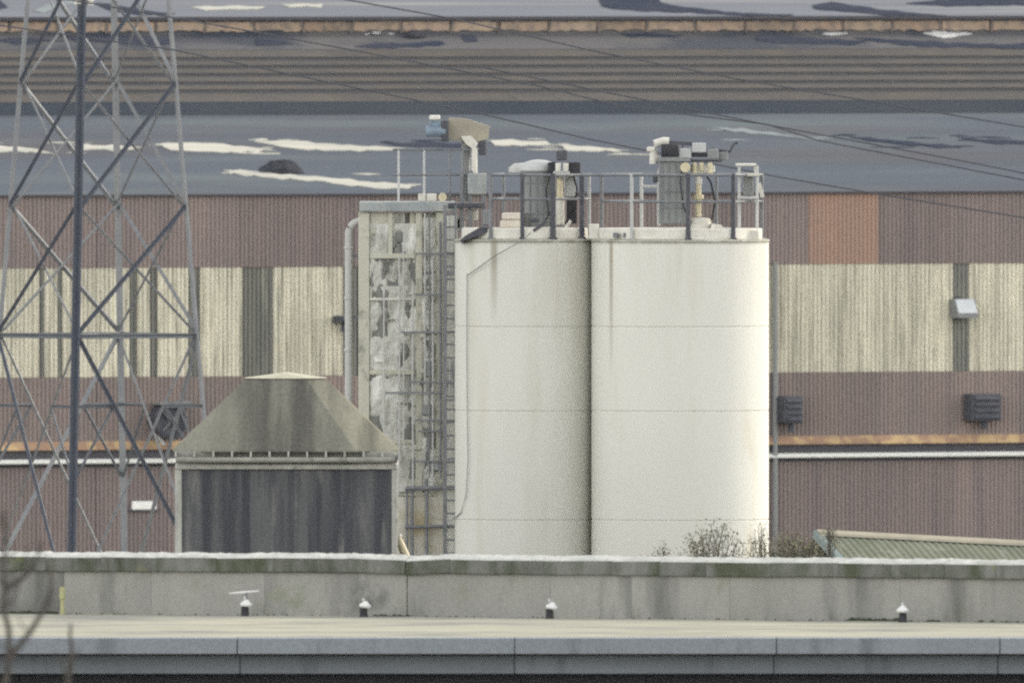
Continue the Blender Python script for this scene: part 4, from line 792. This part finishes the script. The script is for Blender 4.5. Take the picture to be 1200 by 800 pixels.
# gutter: half-round trough with rounded ends
gp = []
for k in range(9):
    an = math.pi * k / 8; gp.append((-0.17 - 0.10 * math.cos(an) + 0.02, zh(535.5) - 0.105 * math.sin(an)))
gu = MB(); gprof = gp + [(gp[-1][0] - 0.015, gp[-1][1] + .0), (gp[0][0] + .015, gp[0][1])]
gu.prism(gp, 'x', xh(206), xh(463)); gu.build('gutter', M['hoptrim'], hb, True)
MB().prism([(p[0], p[1]) for p in [(-0.28, zh(533)), (-0.29, zh(541)), (-0.02, zh(542)), (-0.02, zh(533))]], 'x', xh(463.2), xh(465.5)).build('gutter_end', M['darksteel'], hb)
for i in range(12):
    px = 206 + 22 * i; 
    MB().bbox(xh(px) - 0.02, xh(px) + 0.02, -0.27, 0.1, zh(535.2), zh(528.6), 0.006).build('gutter_bracket', M['hoptrim'], hb)
# roof
e = [(xh(202), -0.30), (xh(466), -0.30), (xh(466), HD + 0.2), (xh(202), HD + 0.2)]
t0, t1 = xh(288), xh(380)
tY0, tY1 = 1.1, HD - 1.2
ez, tz = zh(527.5), zh(444.5)
cut = 0.8
def chamf(x0, x1, y0, y1, c, z): return [(x0 + c, y0, z), (x1 - c, y0, z), (x1, y0 + c, z), (x1, y1 - c, z), (x1 - c, y1, z), (x0 + c, y1, z), (x0, y1 - c, z), (x0, y0 + c, z)]
base = chamf(e[0][0], e[1][0], -0.20, HD + 0.2, cut, ez); top = chamf(t0, t1, tY0, tY1, 0.36, tz); under = chamf(e[0][0], e[1][0], -0.20, HD + .2, cut, ez - 0.03)
rm = MB().add(under + base + top, [tuple(range(7, -1, -1)), tuple(range(16, 24))] + [(k * 8 + i, k * 8 + (i + 1) % 8, k * 8 + 8 + (i + 1) % 8, k * 8 + 8 + i) for k in range(2) for i in range(8)])
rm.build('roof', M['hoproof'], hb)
zc = zh(438)
cm = MB(); cv = chamf(t0 - .03, t1 + .03, tY0 - .03, tY1 + .03, 0.36, tz + 0.004); cm.add(cv + [(xh(335), tY0 + 0.2, zc), (xh(335), tY1 - .2, zc)], [tuple(range(7, -1, -1)), (0, 1, 8), (1, 2, 8), (2, 3, 9, 8), (3, 4, 9), (4, 5, 9), (5, 6, 9), (6, 7, 8, 9), (7, 0, 8)])
cm.build('ridge_cap', M['hopcap'], hb)
# tilted spout behind the bin's right corner
sp_ = thing('spout', 'short cream spout leaning by the right foot of the stained bin', 'spout', (xx(474, 658), 658 - D0, 0))
def xq(px): return (px - 474) * 658 / F
MB().tube([(xq(466), 0.1, zz(628, 658)), (xq(470), 0.1, zz(638, 658)), (xq(480), 0.1, zz(662, 658)), (xq(480), 0.1, 0)], [0.05, 0.075, 0.1, 0.1], 10).build('chute', M['brass'], sp_, True)
MB().tube([(xq(465.5), 0.1, zz(627, 658)), (xq(467), 0.1, zz(630, 658))], 0.085, 10).build('collar', M['pipe'], sp_, True)

# ------------------------------------------------------------------ shed roof at the lower right
DS = 700.0; sy = R(22)
sx0 = xx(960, DS); shed = thing('shed', 'low shed with a mossy corrugated roof behind the parapet at right', 'shed', (sx0, DS - D0, 0), sy)
zr = zz(624, DS); Lr = 10.0; run = 2.4; drop = run * 0.42
def fall(u): return -0.055 * u
pitch = 0.16; n = int(Lr / pitch); mb = MB(); us = []
for k in range(n):
    for fr, h in ((0, 0), (0.3, 0), (0.5, 1), (0.8, 1)): us.append(((k + fr) * pitch, h * 0.022))
for tt in (0, 1):
    for u, h in us: mb.v.append((u, -run * tt, zr + fall(u) - drop * tt + h))
for tt in (0, 1):
    for u, h in us: mb.v.append((u, -run * tt, zr + fall(u) - drop * tt + h - 0.015))
k = len(us)
for i in range(k - 1):
    mb.f.append((i, k + i, k + i + 1, i + 1)); mb.f.append((2 * k + i, 2 * k + i + 1, 3 * k + i + 1, 3 * k + i)); mb.f.append((k + i, 3 * k + i, 3 * k + i + 1, k + i + 1)); mb.f.append((i + 1, 2 * k + i + 1, 2 * k + i, i))
mb.build('roof_sheet', M['shed'], shed)
rb = MB().add([(u, y, zr + fall(u) + z) for u in (-0.05, Lr) for y, z in ((-0.22, -0.05), (-0.2, 0.0), (0.0, 0.07), (0.2, 0.0), (0.2, -0.08))],
              [(0, 1, 2, 3, 4), (9, 8, 7, 6, 5)] + [(i, i + 5, (i + 1) % 5 + 5, (i + 1) % 5) for i in range(5)]); rb.build('ridge_cap', M['shedridge'], shed)
MB().bar((-0.05, 0.05, zr - 0.02), (-0.05, -run, zr - drop - 0.02), 0.14, 0.16).build('verge_board', M['verge'], shed)
MB().add([(u, y, z) for u in (0.03, Lr) for y, z in ((-run + .1, 0), (-run + .1, zr - drop - 0.75), (0, zr - 0.7), (run, zr - drop - .75), (run, 0))],
         [(0, 1, 2, 3, 4), (9, 8, 7, 6, 5)] + [(i, i + 5, (i + 1) % 5 + 5, (i + 1) % 5) for i in range(5)]).build('shed_wall', M['hallwall'], shed)
rs = MB().add([(u, y, zr + fall(u) + z) for u in (0, Lr) for y, z in ((0.05, -0.02), (run, -drop), (run, -drop - 0.03), (0.05, -0.05))], [(0, 1, 2, 3), (7, 6, 5, 4)] + [(i, i + 4, (i + 1) % 4 + 4, (i + 1) % 4) for i in range(4)]); rs.build('rear_roof', M['shed'], shed)

# ------------------------------------------------------------------ foreground concrete building with flat roof and parapet
DF = 560.0; zr_ = zz(747, DF)
fb = thing('concrete_building', 'flat-roofed concrete building with mossy parapet across the foreground', 'building', (0, DF - D0, 0))
def xf(px): return (px - 600) * DF / F
XL, XR = xf(-420), xf(1640)
jt = [-420, -50, 278, 603, 910, 1172, 1480, 1640]
for a, b in zip(jt[:-1], jt[1:]):
    MB().bbox(xf(a) + 0.007, xf(b) - 0.007, 0, 0.9, zz(766, DF), zr_ - 0.004, 0.01).build('fascia_panel', M['fascia'], fb)
jl = [-420, -60, 83, 281, 603, 907, 1170, 1480, 1640]
for a, b in zip(jl[:-1], jl[1:]):
    z0, z1 = zz(790, DF), zz(768.2, DF)
    MB().bbox(xf(a) + 0.006, xf(b) - 0.006, 0.55, 0.85, z0, z1, 0.012).build('lower_beam', M['beam'], fb)
MB().box(XL, XR, 0.64, 0.8, zz(768, DF) + 0.03, zz(766.3, DF) - 0.003).build('drip_groove_shade', M['shadewall'], fb)  # the groove's shade put in as a near-black strip
for a, b in pieces(-420, 1640, 150): MB().bbox(xf(a) + .003, xf(b) - .003, 1.0, 1.1, 0, zz(788, DF), 0.006).build('recess_shade_panel', M['shadewall'], fb)  # shade of the recess under the overhang put into near-black panels
MB().box(XL, XR, 1.1, 12, 0, zr_ - 0.1).build('building_core', M['concrete'], fb)
MB().box(XL, XR, 0.9, 26, zr_ - 0.3, zr_).build('flat_roof', M['roofF'], fb)
# parapet: two runs, meeting with a kink
KP = [(-420, 582.2), (0, 580.0), (477, 577.6), (1200, 572.4), (1640, 569.6)]
def Dp(px):
    for (a, da), (b, db) in zip(KP[:-1], KP[1:]):
        if px <= b: return da + (db - da) * (px - a) / (b - a)
    return KP[-1][1]
def pp(px, off=0.0):
    """plan point of the parapet line at picture column px; off > 0 = towards the camera"""
    D = Dp(px); a = Vector((xx(px, D), D - DF)); d1, d2 = Dp(px - 5), Dp(px + 5)
    t = (Vector((xx(px + 5, d2), d2)) - Vector((xx(px - 5, d1), d1))).normalized(); return a + Vector((t.y, -t.x)) * off
def run_piece(px0, px1, prof, name, m, dz0=0, dz1=0):
    """profile of (offset towards camera, z) swept along the parapet line"""
    n = len(prof); v = []
    e = 0.5
    for px, dz in ((px0 + 0.14, dz0), (px1 - 0.14, dz1)):
        for o_, z in prof: p = pp(px, o_) if True else None; v.append((p.x, p.y, z + dz))
    return MB().add(v, [tuple(range(n)), tuple(range(2 * n - 1, n - 1, -1))] + [(i, i + n, (i + 1) % n + n, (i + 1) % n) for i in range(n)]).build(name, m, fb)
zct, zcf, zcb = 6.53, 6.44, 6.205
for a, b in ((-420, -200), (-200, -60), (-60, 75), (75, 177), (177, 310), (310, 476.5), (477.5, 645), (645, 740), (740, 855), (855, 1055), (1055, 1260), (1260, 1640)):
    run_piece(a, b, [(0, zr_ - 0.1), (0, zcb), (-0.35, zcb), (-0.35, zr_ - 0.1)], 'wall_panel', M['parapet'])
cps = [-420, -300, -180, -60, 55, 120, 185, 255, 322, 410, 476.5, 530, 583, 640, 720, 775, 830, 905, 985, 1045, 1110, 1170, 1235, 1300, 1640]
for a, b in zip(cps[:-1], cps[1:]):
    if b == 476.5: dz = (0.01, -0.02)
    elif b == 530: dz = (-0.035, 0.012)
    else: dz = (q.uniform(-.008, .008), q.uniform(-.008, .008))
    a2 = 477.5 if a == 476.5 else a
    run_piece(a2, b, [(0.07, zcb), (0.085, zcb + 0.02), (0.085, zcf), (-0.42, zcf), (-0.42, zcb)], 'coping_stone', M['coping'], *dz)
    # worn, bleached top bed of each stone, sunlight also in its colour; broken edge
    n = max(2, int((b - a2) / 5)); mb = MB(); rows_ = []
    for i in range(n + 1):
        px = a2 + 0.14 + (b - a2 - 0.28) * i / n; dzz = dz[0] + (dz[1] - dz[0]) * i / n; w1 = q.uniform(-.012, .012)
        rows_.append([(*pp(px, 0.08), zcf + 0.003 + dzz + 0), (*pp(px, 0.05 + w1), zcf + 0.03 + w1 + dzz), (*pp(px, -0.16), zct + dzz + q.uniform(-.012, .012)), (*pp(px, -0.41), zct - 0.02 + dzz), (*pp(px, -0.41), zcf + 0.003 + dzz)])
    v = [p for r_ in rows_ for p in r_]; k = 5
    f = [(i * k + j, (i + 1) * k + j, (i + 1) * k + (j + 1) % k, i * k + (j + 1) % k) for i in range(n) for j in range(k)] + [(0, 1, 2, 3, 4), tuple(n * k + j for j in (4, 3, 2, 1, 0))]
    mb.add(v, f).build('coping_top', M['copetop'], fb)

# moss and grit gathered in lumps along the foot of the wall
mb = MB(); qm = random.Random(5)
for px0, px1, n_, sz in ((1000, 1062, 70, 0.05), (-60, 68, 90, 0.045), (440, 480, 24, 0.03), (700, 1240, 60, 0.02), (60, 640, 60, 0.018), (1062, 1240, 30, 0.03)):
    for _ in range(n_):
        p = pp(qm.uniform(px0, px1), qm.uniform(0.0, 0.25) ** 1.3); r_ = sz * qm.uniform(0.5, 1.5); v = [(p.x, p.y, zr_ + r_ * 0.9)]
        for k in range(6):
            a_ = math.pi / 3 * k; rr = r_ * qm.uniform(1.0, 1.8); v.append((p.x + rr * math.cos(a_), p.y + rr * math.sin(a_), zr_ - 0.005))
        mb.add(v, [(0, 1 + k, 1 + (k + 1) % 6) for k in range(6)])
mo = mb.build('moss', M['moss'], fb); mo['kind'] = 'stuff'
# roof vents with shiny caps
def roof_vent(px, label, bar=False, tilt=0.0, h=1.0):
    D = Dp(px) - 0.9; o = thing('roof_vent', label, 'roof vent', (xx(px, D), D - D0, zr_), 0, 'small capped vents at the foot of the parapet')
    MB().lathe([(0.075, 0), (0.068, 0.02), (0.062, 0.16 * h), (0.066, 0.17 * h), (0, 0.17 * h)], 0, 0, 14).build('stub_pipe', M['black'], o, True)
    c_ = MB().lathe([(0.0, 0.165 * h), (0.085, 0.165 * h), (0.105, 0.19 * h), (0.10, 0.215 * h), (0.06, 0.25 * h), (0.028, 0.285 * h), (0, 0.29 * h)], 0, 0, 16).build('cap', M['sheet'], o, True); c_.rotation_euler = (0, tilt, 0)
    MB().lathe([(0.022, 0.285 * h), (0.026, 0.31 * h), (0.018, 0.335 * h), (0, 0.34 * h)], 0, 0, 10).build('finial', M['lightgrey'], o, True)
    if bar:
        MB().tube([(0.03, 0, 0.28), (0.02, 0, 0.40)], 0.022, 8).build('bar_stem', M['rail'], o)
        MB().tube([(-0.27, 0, 0.385), (0.0, 0, 0.405), (0.24, 0, 0.425)], [0.012, 0.022, 0.016], 8).build('cross_bar', M['sheet'], o, True)
roof_vent(287, 'capped roof vent topped by a long pale cross bar', True, 0.1)
roof_vent(426, 'capped roof vent against the dark stain on the parapet', False, 0.15, 0.95)
roof_vent(644, 'capped roof vent below the middle of the two silos', False, 0.2)
roof_vent(1058, 'capped roof vent at the far right, below the shed roof', False, 0.0, 1.0)
D = Dp(73) - 0.5
st_ = thing('marker_post', 'short yellowish post at the foot of the parapet, beside bare twigs', 'post', (xx(73, D), D - D0, zr_))
MB().lathe([(0.05, 0), (0.04, 0.03), (0.034, 0.25), (0.05, 0.27), (0.05, 0.44), (0.03, 0.47), (0, 0.47)], 0, 0, 10).build('post', M['stump'], st_, True)

# ------------------------------------------------------------------ shrubs behind the parapet, bare twigs in front
def shrub(label, px, D, wpx, ypx_top, ypx_bot, n, seed, leafm='leaf', grp='shrubs showing over the parapet', ls=0.026):
    q = random.Random(seed); s_ = F / D; ht = zz(ypx_top, D); base = zz(ypx_bot, D); W = wpx / s_ / 2
    o = thing('shrub', label, 'shrub', (xx(px, D), D - D0, 0), 0, grp); stems = MB(); lv = MB()
    for i in range(max(6, n // 18)):
        ang = q.uniform(-1, 1); tx = W * ang; ty = q.uniform(-W, W) * 0.7; tz = base + (ht - base) * q.uniform(0.35, 1.0) * (1 - 0.5 * ang * ang)
        p0 = Vector((tx * 0.15, ty * 0.1, 0)); p1 = Vector((tx * 0.35, ty * 0.4, base * 0.85)); p2 = Vector((tx, ty, tz))
        stems.tube([p0, p1, p1.lerp(p2, 0.6) + Vector((q.uniform(-.09, .09), 0, 0)), p2], [0.02, 0.012, 0.006, 0.003], 4)
        for t_ in (0.45, 0.7, 0.85, 1.0):
            c_ = p1.lerp(p2, t_) + Vector((q.gauss(0, .06), q.gauss(0, .06), q.gauss(0, .03)))
            stems.tube([p1.lerp(p2, t_ - 0.15), c_], [0.005, 0.002], 3)
            for j in range(q.choice([6, 12, 20])):
                p = c_ + Vector((q.gauss(0, .075), q.gauss(0, .075), q.gauss(0, .06)))
                a_ = Vector((q.gauss(0, 1), q.gauss(0, 1), q.gauss(0, 1))).normalized() * ls * q.uniform(.6, 1.6); b_ = Vector((q.gauss(0, 1), q.gauss(0, 1), q.gauss(0, 1))).normalized() * ls * 0.55
                lv.add([p - a_, p + b_, p + a_, p - b_], [(0, 1, 2, 3)])
    stems.build('stems', M['twig'], o); lv.build('foliage', M[leafm], o, kind='stuff')
shrub('sparse olive shrub against the foot of the front silo', 838, 640, 70, 612, 655, 560, 3)
shrub('thin straggling shrub at the sunlit edge of the front silo', 889, 642, 20, 612, 655, 300, 4, ls=0.02)
shrub('low green shrub between the front silo and the shed', 930, 655, 60, 624, 655, 700, 5, ls=0.03)
shrub('tiny sprig showing over the parapet left of the olive shrub', 774, 640, 16, 637, 655, 180, 6, ls=0.022)
shrub('tiny dark sprig above the shed ridge', 973, 690, 8, 614, 628, 180, 8, ls=0.02)
def twigs(label, D, px, stems_):
    o = thing('bare_sapling', label, 'sapling', (xx(px, D), D - D0, 0), 0, 'bare twigs at the left edge'); s_ = F / D
    for pts, r0, r1 in stems_:
        v = [((a - px) / s_, 0, zz(b, D)) for a, b in pts]; n = len(v)
        MB().tube(v, [0.95 * (r0 + (r1 - r0) * i / (n - 1)) / s_ for i in range(n)], 7).build('stem', M['twig'], o, True)
twigs('bare sapling with bent dark twigs crossing the parapet at the left edge', 340, 5, [
    ([(4, 2000), (6, 800), (11, 770), (10, 735), (3, 712), (6, 690), (3, 660), (7, 632), (5, 600)], 4.4, 2.2), ([(3, 712), (14, 704), (22, 688), (20, 676)], 1.8, .8),
    ([(11, 770), (34, 742), (50, 716), (57, 700), (61, 680), (58, 668)], 4.0, 1.6), ([(6, 690), (25, 678), (38, 664), (45, 648), (48, 634)], 3.6, 2.0), ([(50, 716), (62, 704), (70, 703)], 1.3, .6), ([(7, 632), (1, 608), (3, 592)], 1.4, .6), ([(6, 690), (-4, 676), (-10, 660)], 1.5, .7), ([(25, 678), (31, 656), (29, 640)], 1.2, .5), ([(34, 742), (24, 730), (21, 718)], 1.1, .5), ([(57, 700), (66, 690), (68, 678)], 1, .5), ([(3, 660), (15, 646), (18, 630)], 1.4, .6), ([(38, 664), (30, 652), (33, 640)], 1, .5), ([(11, 770), (2, 756), (-3, 748)], 1.4, .7)])
twigs('single upright dark twig rising before the fascia at left', 360, 83, [([(80, 2000), (79, 800), (83, 775), (84, 760), (82, 745), (83, 730)], 4.2, 1.6), ([(79, 800), (70, 772), (66, 762)], 1.5, 0.6), ([(83, 775), (91, 764), (95, 757)], 1.4, .6)])

# ------------------------------------------------------------------ haze
HZ = 0.000012
hm = bpy.data.materials.new('haze_air'); hm.use_nodes = True; hn = hm.node_tree
hn.nodes.remove(hn.nodes['Principled BSDF']); pv = hn.nodes.new('ShaderNodeVolumePrincipled')
pv.inputs['Color'].default_value = (0.86, 0.90, 0.97, 1); pv.inputs['Density'].default_value = HZ
hn.links.new(pv.outputs[0], hn.nodes['Material Output'].inputs['Volume'])
hz = MB().box(-720, 720, -D0 - 80, 920, -1.5, 24).build('haze', hm); hz['kind'] = 'stuff'
